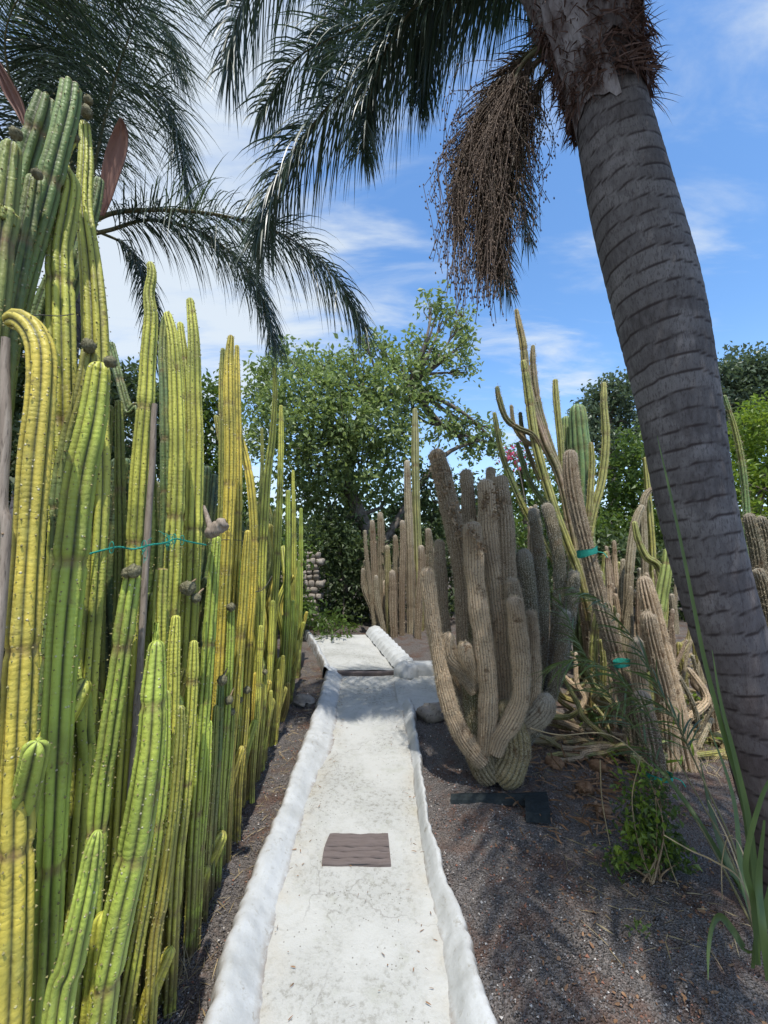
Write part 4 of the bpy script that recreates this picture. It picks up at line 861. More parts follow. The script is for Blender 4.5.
def right_palm():
    b = np.array([1.86, 1.95, 0]); 
    pts = [(794, 860, 90), (772, 780, 86), (750, 700, 82), (718, 600, 80), (694, 500, 82), (677, 400, 86), (656, 300, 92), (630, 200, 85), (607, 100, 71)]
    P = []; r = []
    for px, py, w in pts: P.append(at(px, py, 2.02)); r.append(w*size(px, py, 2.02)/2/math.hypot(1, (px-384)/F)*1.0)
    P = [b+np.array([0, 0, -.05])]+P; P[0][0] = P[1][0]+.03; P[0][1] = 2.02; P[0][2] = -.1; r = [r[0]*1.08]+r
    t = thing('feather_palm', 'tall leaning ringed grey palm with a shaggy crown at the right', 'palm tree', (P[0][0], P[0][1], 0))
    top = P[-1]; ax = (P[-1]-P[-2]); ax /= np.linalg.norm(ax)
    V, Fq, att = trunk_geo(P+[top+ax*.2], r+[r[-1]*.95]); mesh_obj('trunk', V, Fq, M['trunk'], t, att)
    # leaf base sheaths
    e1 = np.cross(ax, [0, 1, 0]); e1 /= np.linalg.norm(e1); e2 = np.cross(ax, e1)
    for k_ in range(13):
        a0 = k_*2.4+.5; z0 = -.06+.075*k_+random.uniform(-.05, .05); w_ = .78; R0 = r[-1]*(1.08+.02*k_); n = 14; m = 13; rows = []
        for j in range(n):
            f = j/(n-1); z = z0+f*.62; ww = w_*(1-f*.55); row = []
            for q in range(m):
                g_ = (q/(m-1)-.5)*2; aa = a0+g_*ww; rad = R0*(1+.2*f+.35*f*f)+.03*math.sin(q*1.9+k_)*f*.5+.015*mnoise.noise(Vector((q*.6, j*.5, k_*3.)))
                zz = z+(-.09*abs(g_)**1.5+.05*mnoise.noise(Vector((q*1.7, k_*2., 0))) if j == 0 else 0)
                row.append(top+ax*zz+(e1*math.cos(aa)+e2*math.sin(aa))*rad)
            rows.append(row)
        V = np.array(rows).reshape(-1, 3); mb = MB(); mb.add(V, grid_faces(n, m, False)); mb.build('leaf_sheath', M['sheath'], t)
    # fibres
    n = 3400; a = rng.uniform(0, 6.28, n); z = rng.uniform(-.05, 1., n)**1.5*.8-.03; zz_ = z; rad = r[-1]*(1.05+.5*np.clip(z, 0, 1))*rng.uniform(.92, 1.1, n); 
    p = top+ax*z[:, None]+(e1*np.cos(a)[:, None]+e2*np.sin(a)[:, None])*rad[:, None]
    o_ = (e1*np.cos(a)[:, None]+e2*np.sin(a)[:, None]); tt = np.cross(ax, o_)
    d = o_*rng.uniform(.0, .6, (n, 1))+tt*rng.normal(0, .7, (n, 1))+ax*rng.normal(-.35, .6, (n, 1)); d /= np.linalg.norm(d, axis=1)[:, None]
    V, f = ribbons(p, d, rng.uniform(.04, .16, n), rng.uniform(.003, .012, n), rng.uniform(.2, 1.6, n), 4); mesh_obj('fibre', V, f, M['fibre'], t)
    n = 60; a = rng.normal(.0, .6, n); cr = top+ax*.1; p = np.array([at(random.uniform(640, 655), random.uniform(10, 100), 2.1) for _ in range(n)])
    d = np.column_stack([rng.uniform(.1, 1, n), rng.normal(0, .3, n), rng.uniform(-1, .1, n)]); d /= np.linalg.norm(d, axis=1)[:, None]
    V, f = ribbons(p, d, rng.uniform(.05, .2, n), rng.uniform(.003, .008, n), rng.uniform(.2, 1.6, n), 4); mesh_obj('fibre', V, f, M['fibre'], t)
    cr = top+ax*.75
    W = lambda pp, Ys: [at(px, py, y) for (px, py), y in zip(pp, Ys)]
    frond(t, [cr]+W([(520,-38),(440,12),(384,55),(325,110),(280,175),(258,240)], [2.3,2.4,2.5,2.5,2.5,2.5]), L=.75, n=185, w=.0115, droop=1.7, r0=.02, spread=1.)
    frond(t, [cr]+W([(430,-120),(330,-90),(270,-40),(240,10),(228,70)], [2.2,2.3,2.35,2.35,2.35]), L=.75, n=175, w=.0115, droop=2.0, spread=1.)
    frond(t, [cr]+W([(500,-90),(430,-70),(370,-30),(335,20),(318,70)], [2.5,2.6,2.7,2.75,2.8]), L=.7, n=175, w=.0115, droop=2.0, spread=1.)
    frond(t, [cr]+W([(545,-60),(490,-50),(450,-15),(430,40),(420,100)], [2.2,2.35,2.5,2.55,2.6]), L=.55, n=175, w=.0115, droop=2.0, spread=1.)
    frond(t, [top+ax*.3]+W([(548,55),(520,85),(503,150),(498,220),(506,285)], [2.25,2.4,2.5,2.5,2.5]), 'drooping old frond hanging straight down behind the fruit cluster', L=.48, n=120, w=.008, droop=1.2, start=.2)
    frond(t, [top+ax*.4]+W([(556,30),(530,55),(520,110),(518,180),(528,240)], [2.4,2.5,2.6,2.65,2.65]), L=.42, n=110, w=.008, droop=1.2, start=.2)
    frond(t, [cr]+W([(520,-70),(455,-30),(400,25),(372,90),(362,150)], [2.1,2.2,2.3,2.35,2.4]), L=.55, n=175, w=.0115, droop=1.8, spread=1.)
    frond(t, [cr]+W([(500,-50),(420,10),(350,30),(295,60),(262,110)], [2.3,2.35,2.4,2.4,2.4]), L=.65, n=130, w=.0115, droop=1.8, spread=1.)
    # rest of the crown, mostly unseen above the frame; fronds placed to shade the bed
    for az, el, Lf in ((-1.72, .6, 2.6), (-1.6, .9, 2.5), (-.75, .6, 2.6), (-1.45, .6, 2.7), (-1.3, .9, 2.8), (-1.1, .45, 2.7), (-.95, .75, 2.8), (-1.2, .3, 2.5), (-1.0, 1.0, 2.8), (-1.38, .4, 2.4)):
        h = np.array([math.cos(az), math.sin(az), 0]); Q = [cr]
        for k_ in range(1, 6):
            f = k_/5; Q.append(cr+h*Lf*(math.cos(el)*f*.9+.12*f*f)+np.array([0, 0, Lf*(math.sin(el)*f*.75-.72*f*f)+.15]))
        frond(t, Q, L=.55, n=72, w=.022, droop=1.2, nseg=3, spread=1.)
    for pp, L_x in (([(560,45),(532,70),(508,120),(492,190),(490,262)], .40), ([(565,50),(540,85),(520,140),(508,200),(503,270)], .34), ([(556,40),(520,60),(490,110),(468,170),(462,225)], .32)):
        frond(t, W(pp, [2.15,2.2,2.25,2.25,2.25]), 'browning old frond drooping beside the crown', 'olddry', L=L_x, n=170, w=.0075, droop=1.3, start=.12, planes=3, r0=.012)
    # fruit cluster
    fc = thing_child = None
    mb = MB(); stem = W([(575,60),(556,48),(530,56),(515,80),(508,120)], [2.15,2.15,2.15,2.15,2.18]); mb.tube(stem, [.02,.018,.015,.012,.008], 8, 24); fo = mb.build('fruit_cluster', M['rachis'], t); fo['label'] = 'brown hanging cluster of dried palm fruit strings'
    mb = MB(); bd = MB(); cen = spline(np.array(stem), 40)
    oct_ = np.array([[1, 0, 0], [0, 1, 0], [-1, 0, 0], [0, -1, 0], [0, 0, 1.2], [0, 0, -1.2]]); of = np.array([[0, 1, 4], [1, 2, 4], [2, 3, 4], [3, 0, 4], [1, 0, 5], [2, 1, 5], [3, 2, 5], [0, 3, 5]])
    for k_ in range(230):
        f = random.uniform(.4, 1); a = cen[int(f*39)]; u_ = random.random()**.6; ey = 110+205*u_; hw = 58*math.sin(math.pi*min(1, .30+.62*u_))**.8
        ex = 512-30*math.sin(u_*2.2)-(8 if u_ > .7 else 0)+random.uniform(-hw, hw); depth_ = 2.2+random.gauss(0, .09)
        e = at(ex, ey, depth_); mid = (a+e)/2+np.array([(e-a)[0]*.36, random.gauss(0, .03), .10])
        S_ = spline(np.array([a, mid+rng.normal(0, .05, 3), (mid+e)/2+rng.normal(0, .035, 3), e+rng.normal(0, .04, 3)]), 34); mb.tube(S_[::3], .0018, 4)
        for q in range(8, 34):
            if random.random() < .8:
                z = random.uniform(.003, .0062); bd.add(S_[q]+rng.normal(0, .014, 3)+oct_*z*np.array([1, 1, 1.6]), of)
    mb.build('string', M['fruit'], fo); bd.build('fruit', M['fruit'], fo)
    mb = MB(); mb.tube(W([(512,300),(518,330),(524,352)], [2.5]*3), [.006,.012,.01], 6, 8)
right_palm()
def left_palm():
    c = at(72, 232, 3.0); b = np.array([c[0]-.25, 3.05, float(G0(3.05))])
    t = thing('feather_palm', 'feather palm behind the hedge with brown spathes and long drooping fronds', 'palm tree', b)
    V, Fq, att = trunk_geo([b-[0, 0, .1], (b+c)/2+np.array([.03, 0, 0]), c], [.16, .14, .12], ns=24, seed=4); mesh_obj('trunk', V, Fq, M['trunk'], t, att)
    W = lambda pp, Ys: [at(px, py, y) for (px, py), y in zip(pp, Ys)]
    K = dict(w=.0095, n=150, spread=1.)
    frond(t, W([(84,228),(110,214),(150,210),(205,213),(255,224),(300,245),(340,285),(362,325)], [3,2.95,2.9,2.85,2.8,2.8,2.8,2.8]), L=.62, droop=1.5, r0=.018, **K)
    frond(t, W([(84,236),(110,230),(150,220),(200,232),(240,262),(262,300),(275,345)], [3,3,3.05,3.1,3.1,3.1,3.1]), L=.55, droop=1.6, r0=.016, **K)
    frond(t, W([(88,200),(100,140),(115,80),(135,20),(160,-50),(190,-90)], [2.9,2.8,2.7,2.6,2.5,2.4]), L=.68, droop=1.4, r0=.012, **K)
    frond(t, W([(75,200),(70,120),(90,50),(125,10),(160,20),(178,70)], [3,3,3.0,3.0,3.0,3.0]), L=.68, droop=1.4, r0=.012, **K)
    frond(t, W([(75,200),(95,130),(130,85),(160,95),(178,140),(185,190)], [3.1,3.2,3.2,3.2,3.2,3.2]), L=.65, droop=1.4, r0=.012, **K)
    frond(t, W([(70,210),(40,110),(50,40),(90,-10),(130,-30)], [2.8,2.6,2.5,2.4,2.35]), L=.65, droop=1.4, r0=.012, **K)
    frond(t, W([(60,210),(20,110),(5,40),(25,-10),(60,-20)], [2.8,2.5,2.3,2.2,2.2]), L=.6, droop=1.4, r0=.012, **K)
    frond(t, W([(60,210),(-10,150),(-60,120),(-110,140)], [2.8,2.6,2.5,2.4]), L=.6, droop=1.4, r0=.012, **K)
    frond(t, W([(70,210),(60,90),(100,40),(60,-10),(10,-10)], [3.2,3.4,3.3,3.0,2.8]), L=.65, droop=1.4, r0=.012, **K)
    frond(t, W([(95,230),(130,250),(150,300),(150,360)], [3.2,3.3,3.3,3.3]), L=.35, droop=2., r0=.012, **K)
    def spathe(pts, Y, w, label, bow=.35):
        P, r = px_curve(pts, Y, w); n = 36; S = spline(np.column_stack([P, r]), n); C = S[:, :3]; rr = S[:, 3]; T, N, B = frames(C); rows = []
        for i in range(n):
            row = []
            for q in np.linspace(-1, 1, 11):
                a_ = q*1.25; row.append(C[i]+np.array([1, 0, 0])*math.sin(a_)*rr[i]*1.05+np.array([.1, 1, 0])*math.cos(a_)*rr[i]*.75*1+np.array([0, .012*math.sin(q*9), 0]))
            rows.append(row)
        mb = MB(); mb.add(np.array(rows).reshape(-1, 3), grid_faces(n, 11, False)); o = mb.build('spathe', M['husk'], t); o['label'] = label
    spathe([(121,118),(119,130),(114,150),(108,175),(104,198),(101,214)], [2.5,2.6], [3,17,24,20,13,6], 'upright boat shaped pinkish brown spathe')
    spathe([(-10,50),(2,75),(10,92),(18,108),(24,124)], [2.0,2.1], [8,16,20,14,6], 'dark reddish spathe at the left frame edge')
left_palm()
# ------------------------------------------------------------------ juvenile palm at bottom right
def young_palm():
    b = ground_at(765, 985); t = thing('young_palm', 'young palm with long narrow arching blades in front of the ringed trunk', 'palm', b)
    W = lambda pp, Ys: [at(px, py, y) for (px, py), y in zip(pp, Ys)]
    c0 = (762, 945)
    def blade(pp, Ys, w, mat='frond2', fold=.35):
        P = np.array(W(pp, Ys)); ww = np.ones(len(P))*w if np.ndim(w) == 0 else np.interp(np.linspace(0, 1, len(P)), np.linspace(0, 1, len(w)), w)
        n = 50; S = spline(np.column_stack([P, ww]), n); C = S[:, :3]; hw = np.array([S[i, 3]*1.05/F/2 for i in range(n)]); T, N, B = frames(C)
        sd = np.cross(T, np.array([0, -1, .25])); sd /= np.linalg.norm(sd, axis=1)[:, None]; nn = np.cross(sd, T)
        V = np.stack([C-sd*hw[:, None]+nn*hw[:, None]*fold, C, C+sd*hw[:, None]+nn*hw[:, None]*fold], 1).reshape(-1, 3)
        mb = MB(); mb.add(V, grid_faces(n, 3, False)); return mb.build('blade', M[mat], t)
    blade([c0,(750,905),(722,860),(688,806),(664,775),(645,755)], [1.62,1.75,1.95,2.1,2.2,2.3], [8,9,10,9,7,2])
    blade([c0,(742,880),(735,810),(725,770),(708,725)], [1.6,1.7,1.8,1.85,1.9], [10,9,7,5,1])
    blade([c0,(745,900),(722,850),(708,800),(700,760)], [1.6,1.8,1.95,2.05,2.1], [7,13,12,7,1], 'leafDark')
    blade([c0,(752,880),(742,800),(722,730),(704,660),(694,610),(680,540),(668,485),(657,436)], [1.58,1.6,1.62,1.64,1.64,1.64,1.64,1.64,1.64], [6,7,8,8,7,6,5,4,1])
    blade([c0,(756,890),(748,820),(735,760),(720,700),(712,650)], [1.55,1.58,1.6,1.62,1.64,1.66], [8,9,9,7,5,1])
    blade([c0,(755,950),(744,948),(732,930),(720,916),(712,925),(708,950),(708,980)], [1.55,1.58,1.62,1.66,1.68,1.66,1.62,1.58], [7,8,9,10,9,7,5,1])
    blade([(752,968),(757,940),(764,915),(770,890),(775,860)], [1.5,1.5,1.5,1.5,1.5], [4,12,13,11,6])
    blade([(758,965),(752,900),(745,860),(760,800),(775,770)], [1.48,1.5,1.5,1.5,1.5], [6,8,8,6,3])
    blade([(768,980),(762,930),(758,880),(764,820)], [1.45,1.45,1.5,1.5], [9,10,9,3])
    for pp in ([(755,935),(742,880),(728,840),(716,815),(708,800)], [(757,930),(745,860),(730,835),(722,860),(722,900)], [(757,930),(740,880),(712,860),(690,850),(664,835)]):
        blade(pp, [1.55,1.65,1.75,1.8,1.8], [2.5,2.5,2,1.5], 'straw')
    K = dict(mat='frond2', planes=1, nseg=4, up=.2)
    frond(t, W([c0,(720,862),(690,810),(660,765),(632,725),(600,680),(575,635),(560,600)], [1.62,1.9,2.1,2.25,2.35,2.45,2.5,2.55]), L=.30, n=56, w=.010, droop=.7, r0=.006, start=.45, spread=.9, **K)
    frond(t, W([c0,(735,850),(708,790),(682,735),(660,690),(640,650),(620,622),(600,600),(572,588)], [1.62,1.85,2.0,2.15,2.2,2.25,2.3,2.3,2.3]), L=.30, n=62, w=.010, droop=.6, r0=.006, start=.42, spread=.9, **K)
    frond(t, W([c0,(730,855),(700,800),(665,740),(630,690),(600,665),(570,660),(545,672)], [1.62,1.85,2.0,2.1,2.15,2.2,2.2,2.2]), L=.28, n=54, w=.010, droop=.6, r0=.005, start=.55, spread=.9, **K)
    frond(t, W([c0,(735,850),(710,795),(690,750),(672,715),(640,700),(610,705)], [1.62,1.85,2.0,2.1,2.15,2.2,2.2]), L=.24, n=44, w=.009, droop=.6, r0=.005, start=.6, spread=.9, **K)
young_palm()
# ------------------------------------------------------------------ foliage
def crown(blobs, Y, leaf, dens=1., sprig=7, n_in=10, dy=.8):
    """blobs (px,py,r px[,dY]) -> leaf centres grouped in sprigs on the blobs' shells"""
    CC, DD = [], []
    for bq in blobs:
        px, py, r_ = bq[:3]; y = Y+(bq[3] if len(bq) > 3 else random.uniform(-dy, dy)); c = at(px, py, y); sz = size(px, py, y); Rm = r_*sz
        n = max(4, int(dens*r_*r_/sprig)); d = rng.normal(0, 1, (n, 3)); d /= np.linalg.norm(d, axis=1)[:, None]; d[:, 1] *= .9
        f = 1+.3*nz3(d*2, 1.5, px); sc_ = c+d*(Rm*f*rng.uniform(.45, 1.08, n))[:, None]
        p = np.repeat(sc_, n_in, 0)+rng.normal(0, leaf*.75, (n*n_in, 3)); q = np.repeat(d, n_in, 0)*.5+rng.normal(0, .7, (n*n_in, 3)); q[:, 2] -= .15
        CC.append(p); DD.append(q)
    return np.concatenate(CC), np.concatenate(DD)
def bushy(t, blobs, Y, leaf, mat, dens=1., sprig=7, n_in=10, name='crown', asp=.55, dy=.8):
    C, D = crown(blobs, Y, leaf, dens, sprig, n_in, dy); k_ = C[:, 2] > G0(C[:, 1])+.02; C = C[k_]; D = D[k_]
    V, f = leaf_cards(C, D, leaf*rng.uniform(.6, 1.25, len(C)), asp); return mesh_obj(name, V, f, M[mat], t, smooth=False)
def limbs(t, base, blobs, Y, r0, mat='bark', name='trunk', joints=None, n_tw=3):
    mb = MB(); J = [np.asarray(q) for q in joints]; mb.tube([base]+J, np.linspace(r0, r0*.55, len(J)+1), 10, 40); mb.build(name, M[mat], t)
    lb = MB()
    for bq in blobs:
        c = at(bq[0], bq[1], Y+(bq[3] if len(bq) > 3 else 0)); j = min(J, key=lambda q: np.linalg.norm((q-c)*np.array([1, 1, .8]))+(.8 if q[2] > c[2] else 0))
        m_ = (j+c)/2+rng.normal(0, .15, 3)+np.array([0, 0, -.1]); lb.tube([j, m_, c], [r0*.34, r0*.2, r0*.06], 6, 14)
        for _ in range(n_tw):
            Rm = bq[2]*size(bq[0], bq[1], Y); e = c+rng.normal(0, .55, 3)*Rm; s_ = (m_+c)/2; lb.tube([s_, (s_+e)/2+rng.normal(0, .05, 3), e], [r0*.1, r0*.06, r0*.02], 4, 7)
    lb.build('limbs', M[mat], t)
# central tree
cb = [(432,303,13,0),(444,316,10,.1),(462,322,13,.2),(468,338,8,.2),(458,350,13,.1),(444,362,12,0),(468,372,10,.1),(424,350,12,-.1),(412,342,9,0),(416,374,16,-.2),(398,368,15,0),(432,392,14,0),
      (378,345,14,.2),(364,338,9,.2),(388,358,12,.1),(352,352,11,0),(340,372,20,-.3),(312,362,16,.1),(286,356,14,.2),(272,372,20,.2),(258,384,14,.3),(300,385,24,-.3),(330,395,26,-.6),(360,385,22,-.3),(385,392,24,-.5),(412,404,20,-.2),
      (280,410,26,-.2),(310,425,28,-.7),(345,425,28,-.8),(378,425,26,-.7),(405,432,20,-.3),(255,405,18,.2),(262,440,22,.1),(292,455,26,-.2),(325,462,28,-.5),(360,465,28,-.4),(390,462,22,-.2),(455,420,14,.2),(442,432,14,.1),(468,432,14,.2),(484,440,13,.2),(500,448,10,.3),(472,448,12,.3),(492,428,8,.2),
      (300,492,24,.1),(330,500,26,0),(360,500,22,.2),(388,495,16,.3),(315,530,20,.5),(345,530,18,.6)]
def main_tree():
    Y = 8.4; b = at(398, 632, Y); b[2] = float(G0(Y)); t = thing('broadleaf_tree', 'broad leafy green tree over the end of the path with a slanting trunk', 'tree', b)
    J = [at(392, 590, Y), at(378, 555, Y-.1), at(360, 515, Y-.1), at(348, 480, Y), at(352, 440, Y), at(372, 405, Y)]
    limbs(t, b-np.array([0, 0, .05]), cb, Y, .17, joints=J+[at(410, 385, Y)])
    mb = MB(); mb.tube([at(372,405,Y), at(405,385,Y), at(425,350,Y), at(436,315,Y)], [.06,.05,.035,.015], 6, 20); mb.tube([at(378,555,Y-.1), at(410,500,Y), at(445,455,Y+.1), at(480,440,Y+.2)], [.09,.07,.05,.02], 7, 20); mb.build('limbs', M['bark'], t)
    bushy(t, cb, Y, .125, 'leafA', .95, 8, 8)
main_tree()
def tree(name, label, cat, blobs, Y, leaf, mat, r0=.1, dens=1., sprig=8, group=None, asp=.55, n_in=9, dy=.5, solo=False):
    px = sum(b[0] for b in blobs)/len(blobs); b = at(px, 600, Y); b[2] = float(G0(Y)); t = thing(name, label, cat, b, group)
    bl = [(q[0], q[1], q[2], random.uniform(-dy, dy)) for q in blobs]
    tops = sorted(bl, key=lambda q: q[1]); top = at(tops[0][0], tops[0][1], Y)
    J = [b+(top-b)*f+rng.normal(0, .05, 3) for f in (.35, .6, .85)]
    limbs(t, b-np.array([0, 0, .05]), bl, Y, r0, joints=J, n_tw=1, name='trunk'); bushy(t, bl, Y, leaf, mat, dens, sprig, n_in, asp=asp); return t
random.seed(11)
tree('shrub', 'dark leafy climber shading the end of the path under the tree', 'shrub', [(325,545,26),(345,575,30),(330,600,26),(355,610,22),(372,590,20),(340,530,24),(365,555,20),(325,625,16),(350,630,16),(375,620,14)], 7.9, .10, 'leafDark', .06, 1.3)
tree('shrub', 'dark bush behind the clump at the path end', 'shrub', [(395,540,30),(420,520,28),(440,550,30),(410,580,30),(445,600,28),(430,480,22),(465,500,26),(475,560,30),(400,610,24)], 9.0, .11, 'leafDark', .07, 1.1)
tree('shrub', 'low grassy green plant at the left corner of the path end', 'plant', [(318,628,10),(326,620,9),(334,630,9),(345,633,8)], 6.95, .12, 'leafMid', .02, 1.2, asp=.14)
tree('shrub', 'green bush seen through gaps left of the golden clump', 'shrub', [(215,400,22),(205,430,26),(215,470,26),(240,500,26),(200,510,26),(250,560,26),(270,600,26),(220,560,26),(290,560,22),(295,610,20)], 6.6, .09, 'leafMid', .07, 1.0)
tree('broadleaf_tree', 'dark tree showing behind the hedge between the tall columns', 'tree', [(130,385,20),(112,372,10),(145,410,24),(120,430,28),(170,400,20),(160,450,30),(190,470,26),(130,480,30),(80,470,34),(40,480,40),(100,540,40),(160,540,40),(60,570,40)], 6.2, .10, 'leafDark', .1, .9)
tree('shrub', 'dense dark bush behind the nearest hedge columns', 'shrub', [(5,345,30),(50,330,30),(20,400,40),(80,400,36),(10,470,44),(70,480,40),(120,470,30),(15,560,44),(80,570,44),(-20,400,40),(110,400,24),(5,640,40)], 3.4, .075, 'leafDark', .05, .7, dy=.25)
tree('pine_tree', 'dark bluish green tree against the sky just left of the palm trunk', 'tree', [(598,400,16),(612,392,16),(626,400,14),(590,418,16),(608,420,20),(630,425,16),(596,440,16),(620,448,20),(640,440,14)], 17, .22, 'leafPine', .25, 1.5, 7)
tree('pine_tree', 'larger dark bluish green tree right of the palm trunk', 'tree', [(722,372,14),(740,366,16),(760,368,18),(785,372,24),(732,392,18),(755,398,22),(780,405,26),(712,398,14),(725,420,20),(750,430,26),(800,420,30)], 16, .22, 'leafPine', .25, 1.5, 7)
tree('shrub', 'sunlit lime green bush at the right edge behind the trunk', 'shrub', [(752,425,18),(768,415,18),(745,450,20),(768,455,24),(738,480,20),(762,490,24),(790,470,30),(742,515,20),(770,530,24),(730,545,18)], 8.5, .12, 'leafLime', .08, 1.1)
tree('shrub', 'mid green bush behind the yellow columns left of the trunk', 'shrub', [(628,450,16),(645,465,18),(620,475,18),(640,495,22),(612,500,20),(660,480,20),(630,525,22),(605,530,20),(655,530,24),(675,520,24),(600,470,10)], 9.0, .12, 'leafMid', .08, 1.2)
tree('shrub', 'green shrub with a few pink flowers behind the candelabra', 'shrub', [(520,455,12),(535,465,14),(512,475,12),(545,485,16),(525,500,18),(555,510,20),(500,510,18),(575,530,22),(510,540,22),(540,550,24)], 7.6, .10, 'leafMid', .07, 1.0)
tree('shrub', 'dark low hedge bush behind the crowd of thin columns', 'shrub', [(590,560,26),(620,565,26),(650,570,26),(690,560,30),(730,580,30),(770,570,30),(600,600,24),(640,605,26),(680,605,26),(570,590,26),(540,590,26),(730,610,26),(775,610,26),(480,600,26),(510,600,26)], 8.0, .12, 'leafDark', .06, 1.0)
def flowers():
    t = thing('bougainvillea', 'spray of small pink flowers above the green shrub', 'flowers', at(520, 458, 7.2)); C, D = crown([(512,452,7),(524,450,6),(518,462,6),(505,458,4)], 7.2, .05, 1.0, 6, 5)
    V, f = leaf_cards(C, D, .06*rng.uniform(.6, 1.2, len(C)), .8); mesh_obj('petals', V, f, M['pink'], t, smooth=False)
    mb = MB(); mb.tube([at(525,500,7.2), at(520,475,7.2), at(514,452,7.2)], .01, 5, 10); mb.build('stalk', M['bark'], t)
flowers()
# far woodland, one mass
def wood():
    CC = []; DD = []
    for i in range(260):
        x = random.uniform(-30, 34); y = random.uniform(19, 26); h = random.uniform(1.5, 3.4)*(1+.25*mnoise.noise(Vector((x*.2, 0, 0)))); n = 130
        d = rng.normal(0, 1, (n, 3)); d /= np.linalg.norm(d, axis=1)[:, None]; CC.append(np.array([x, y, float(G0(y))+h*random.uniform(.3, .9)])+d*np.array([1.3, 1., 1.1])*rng.uniform(.7, 1.1, (n, 1))); DD.append(d+rng.normal(0, .5, (n, 3)))
    C = np.concatenate(CC); D = np.concatenate(DD); V, f = leaf_cards(C, D, .42*rng.uniform(.6, 1.2, len(C)))
    tag(mesh_obj('woodland', V, f, M['leafDark'], smooth=False), 'dark far trees closing off the back of the garden', 'woodland', kind='stuff')
wood()
# stone garden wall behind the hedge end
def wall():
    Y = 7.4; x0 = at(250, 600, Y)[0]; x1 = at(317, 600, Y)[0]; z0 = float(G0(Y)); t = thing('stone_wall', 'pale rubble stone wall peeping past the far end of the hedge', 'wall', ((x0+x1)/2, Y, z0))
    mb = MB(); z = z0-.02
    while z < z0+1.25:
        hh = random.uniform(.07, .12); x = x0-random.uniform(0, .1)
        while x < x1:
            w_ = random.uniform(.08, .17); V, Fq = knob_geo((0, 0, 0), 1, x*9+z, 1, 10); V = np.sign(V)*np.abs(V)**.42*np.array([w_*.5, .12, hh*.5]); V = V+.03*np.column_stack([nz3(V+x, 9, 1), nz3(V+x, 9, 3), nz3(V+x, 9, 5)])+np.array([x+w_/2, Y, z+hh/2]); mb.add(V, Fq); x += w_*.97
        z += hh*.95
    mb.build('stones', M['stone'], t)
    mb = MB(); V = np.array([[x0, Y+.06, z0-.1], [x1-.03, Y+.06, z0-.1], [x1-.03, Y+.06, z0+1.2], [x0, Y+.06, z0+1.2], [x0, Y+.2, z0-.1], [x1-.03, Y+.2, z0-.1], [x1-.03, Y+.2, z0+1.2], [x0, Y+.2, z0+1.2]])
    mb.add(V, np.array([[0, 1, 2, 3], [5, 4, 7, 6], [1, 5, 6, 2], [4, 0, 3, 7], [3, 2, 6, 7]])); mb.build('mortar', M['stone'], t, False)
wall()
# leafy shrub in the bed
def leafy():
    b = ground_at(652, 880); t = thing('leafy_shrub', 'small round leafed green shrub on the gravel in front of the shaded stem', 'shrub', b); Y = b[1]
    bl = [(640,818,18),(665,822,18),(650,845,20),(628,862,12),(615,853,10),(672,850,16),(640,795,12),(660,795,12),(652,868,18),(680,862,10),(650,780,9),(665,878,12)]
    bl = [(q[0], q[1], q[2], random.uniform(-.05, .2)) for q in bl]
    mb = MB()
    for q in bl:
        e = at(q[0], q[1], Y+q[3]); mb.tube([b+rng.normal(0, .02, 3)*[1, 1, 0], (b+e)/2+rng.normal(0, .02, 3), e], [.006, .004, .002], 5, 8)
    mb.build('stems', M['dead'], t); bushy(t, bl[::2], Y-.05, .036, 'leafLime', .4, 6, 4, 'leaves', .6, .1); bushy(t, bl, Y, .036, 'leafMid', .3, 5, 5, 'leaves', .6, .1); bushy(t, [(q[0]-2, q[1]+4, q[2]*.9, q[3]+.02) for q in bl], Y, .03, 'leafDark', .35, 5, 5, 'leaves', .6, .1)
    # bare arching straw stalks
    for i, pp in enumerate(([(640,760),(632,800),(640,850),(652,880)], [(655,790),(657,830),(654,870),(648,892)], [(660,830),(672,870),(690,915)], [(655,770),(610,735),(560,735),(530,728)], [(600,760),(602,800),(610,845)])):
        mb = MB(); mb.tube([at(a_, c_, Y-.02) for a_, c_ in pp], .003, 5, 20, ); tag(mb.build('dry_stalk', M['straw']), 'thin bare straw coloured stalk arching around the leafy shrub', 'stalk', 'bare straw stalks around the leafy shrub')
    b2 = ground_at(640, 935); t2 = thing('seedling', 'tiny green seedling on dark gravel below the leafy shrub', 'plant', b2)
    bushy(t2, [(637,928,6,0)], b2[1], .025, 'leafMid', 1.2, 4, 5, 'leaves', .6, .0)
    b3 = ground_at(660, 770); t3 = thing('leafy_shrub', 'long leafed pale green sprig above the round leafed shrub', 'plant', b3)
    n = 46; p = np.array([at(random.gauss(650, 24), random.gauss(765, 22), b3[1]-.1+random.uniform(-.1, .1)) for _ in range(n)]); d = np.column_stack([rng.normal(0, .5, n), rng.normal(0, .4, n), rng.uniform(.2, 1, n)]); d /= np.linalg.norm(d, axis=1)[:, None]
    V, f = ribbons(p, d, rng.uniform(.05, .14, n), rng.uniform(.012, .02, n), rng.uniform(.2, 1, n), 4); mesh_obj('leaves', V, f, M['leafLime'], t3)
leafy()
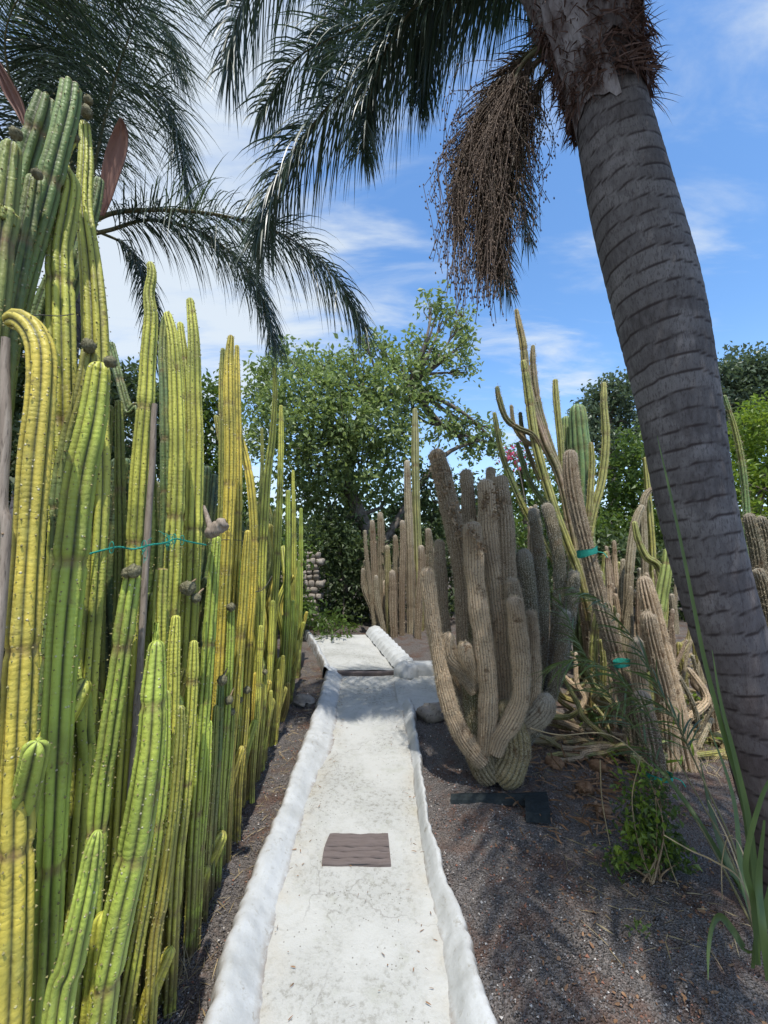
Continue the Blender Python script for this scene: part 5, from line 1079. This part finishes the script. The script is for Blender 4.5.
# ------------------------------------------------------------------ camera, light, sky
cam = bpy.data.cameras.new('camera'); co = bpy.data.objects.new('camera', cam); COL.objects.link(co)
cam.sensor_fit = 'VERTICAL'; cam.sensor_height = 36; cam.lens = 36*F/1024; cam.clip_start = .02; cam.clip_end = 2000
co.location = (0, 0, EYE); co.rotation_euler = (math.pi/2+PITCH, 0, 0); sc.camera = co
SUN = Vector((.04, -.39, .92)).normalized()
sl = bpy.data.lights.new('sun', 'SUN'); sl.energy = 5.0; sl.angle = R(.5); sl.color = (1, .96, .89)
so = bpy.data.objects.new('sun', sl); COL.objects.link(so); so.rotation_euler = SUN.to_track_quat('Z', 'Y').to_euler()
w = bpy.data.worlds.new('World'); sc.world = w; w.use_nodes = True; nt = w.node_tree; nt.nodes.clear()
def N_(ty, **k):
    nd = nt.nodes.new(ty)
    for a, b in k.items(): setattr(nd, a, b)
    return nd
L_ = nt.links.new
sky = N_('ShaderNodeTexSky', sky_type='NISHITA'); sky.sun_disc = False; sky.sun_elevation = math.asin(SUN.z); sky.sun_rotation = math.atan2(SUN.x, SUN.y); sky.air_density = 1.0; sky.dust_density = .6; sky.ozone_density = 1.2
tc = N_('ShaderNodeTexCoord'); sep = N_('ShaderNodeSeparateXYZ'); L_(tc.outputs['Generated'], sep.inputs[0])
def mth(op, a, b=0.):
    nd = N_('ShaderNodeMath', operation=op)
    for i, v in enumerate((a, b)):
        if hasattr(v, 'is_linked'): L_(v, nd.inputs[i])
        else: nd.inputs[i].default_value = v
    return nd.outputs[0]
def mr(v, a, b, x=0., y=1.):
    nd = N_('ShaderNodeMapRange', interpolation_type='SMOOTHSTEP'); L_(v, nd.inputs[0])
    for i, q in zip((1, 2, 3, 4), (a, b, x, y)): nd.inputs[i].default_value = q
    return nd.outputs[0]
zc = mth('MAXIMUM', sep.outputs[2], .06); zz = mth('ADD', zc, .15); cx = mth('DIVIDE', sep.outputs[0], zz); cy = mth('DIVIDE', sep.outputs[1], zz)
cb_ = N_('ShaderNodeCombineXYZ'); L_(cx, cb_.inputs[0]); L_(mth('MULTIPLY', cy, 1.0), cb_.inputs[1]); cb_.inputs[2].default_value = 3.3
mp = N_('ShaderNodeMapping'); mp.inputs['Rotation'].default_value = (0, 0, R(38)); mp.inputs['Scale'].default_value = (1.1, 3.0, 1); L_(cb_.outputs[0], mp.inputs[0])
n1 = N_('ShaderNodeTexNoise'); n1.inputs['Scale'].default_value = 1.7; n1.inputs['Detail'].default_value = 9; n1.inputs['Roughness'].default_value = .58; n1.inputs['Distortion'].default_value = .35; L_(mp.outputs[0], n1.inputs[0])
n2 = N_('ShaderNodeTexNoise'); n2.inputs['Scale'].default_value = 1.1; n2.inputs['Detail'].default_value = 5; L_(cb_.outputs[0], n2.inputs[0])
left = mr(sep.outputs[0], .12, -.38, 0, .15)
dens = mth('ADD', mth('ADD', mth('MULTIPLY', n1.outputs[0], .75), mth('MULTIPLY', n2.outputs[0], .35)), left)
cl = mr(dens, .52, .80, 0, .85)
hz = mr(sep.outputs[2], .0, .45, .35, 0)
hue = N_('ShaderNodeHueSaturation'); hue.inputs['Saturation'].default_value = 1.2; hue.inputs['Value'].default_value = 2.35; L_(sky.outputs[0], hue.inputs['Color'])
mx = N_('ShaderNodeMix', data_type='RGBA'); L_(mth('MAXIMUM', cl, hz), mx.inputs[0]); L_(hue.outputs[0], mx.inputs[6]); mx.inputs[7].default_value = (7.0, 7.6, 8.0, 1)
bg = N_('ShaderNodeBackground'); bg.inputs[1].default_value = .12; L_(mx.outputs[2], bg.inputs[0]); ow = N_('ShaderNodeOutputWorld'); L_(bg.outputs[0], ow.inputs[0])
sc.view_settings.view_transform = 'Standard'; sc.view_settings.look = 'None'; sc.view_settings.exposure = 0
sc.cycles.max_bounces = 5; sc.cycles.diffuse_bounces = 3; sc.cycles.transmission_bounces = 3
sc.render.resolution_x = 768; sc.render.resolution_y = 1024
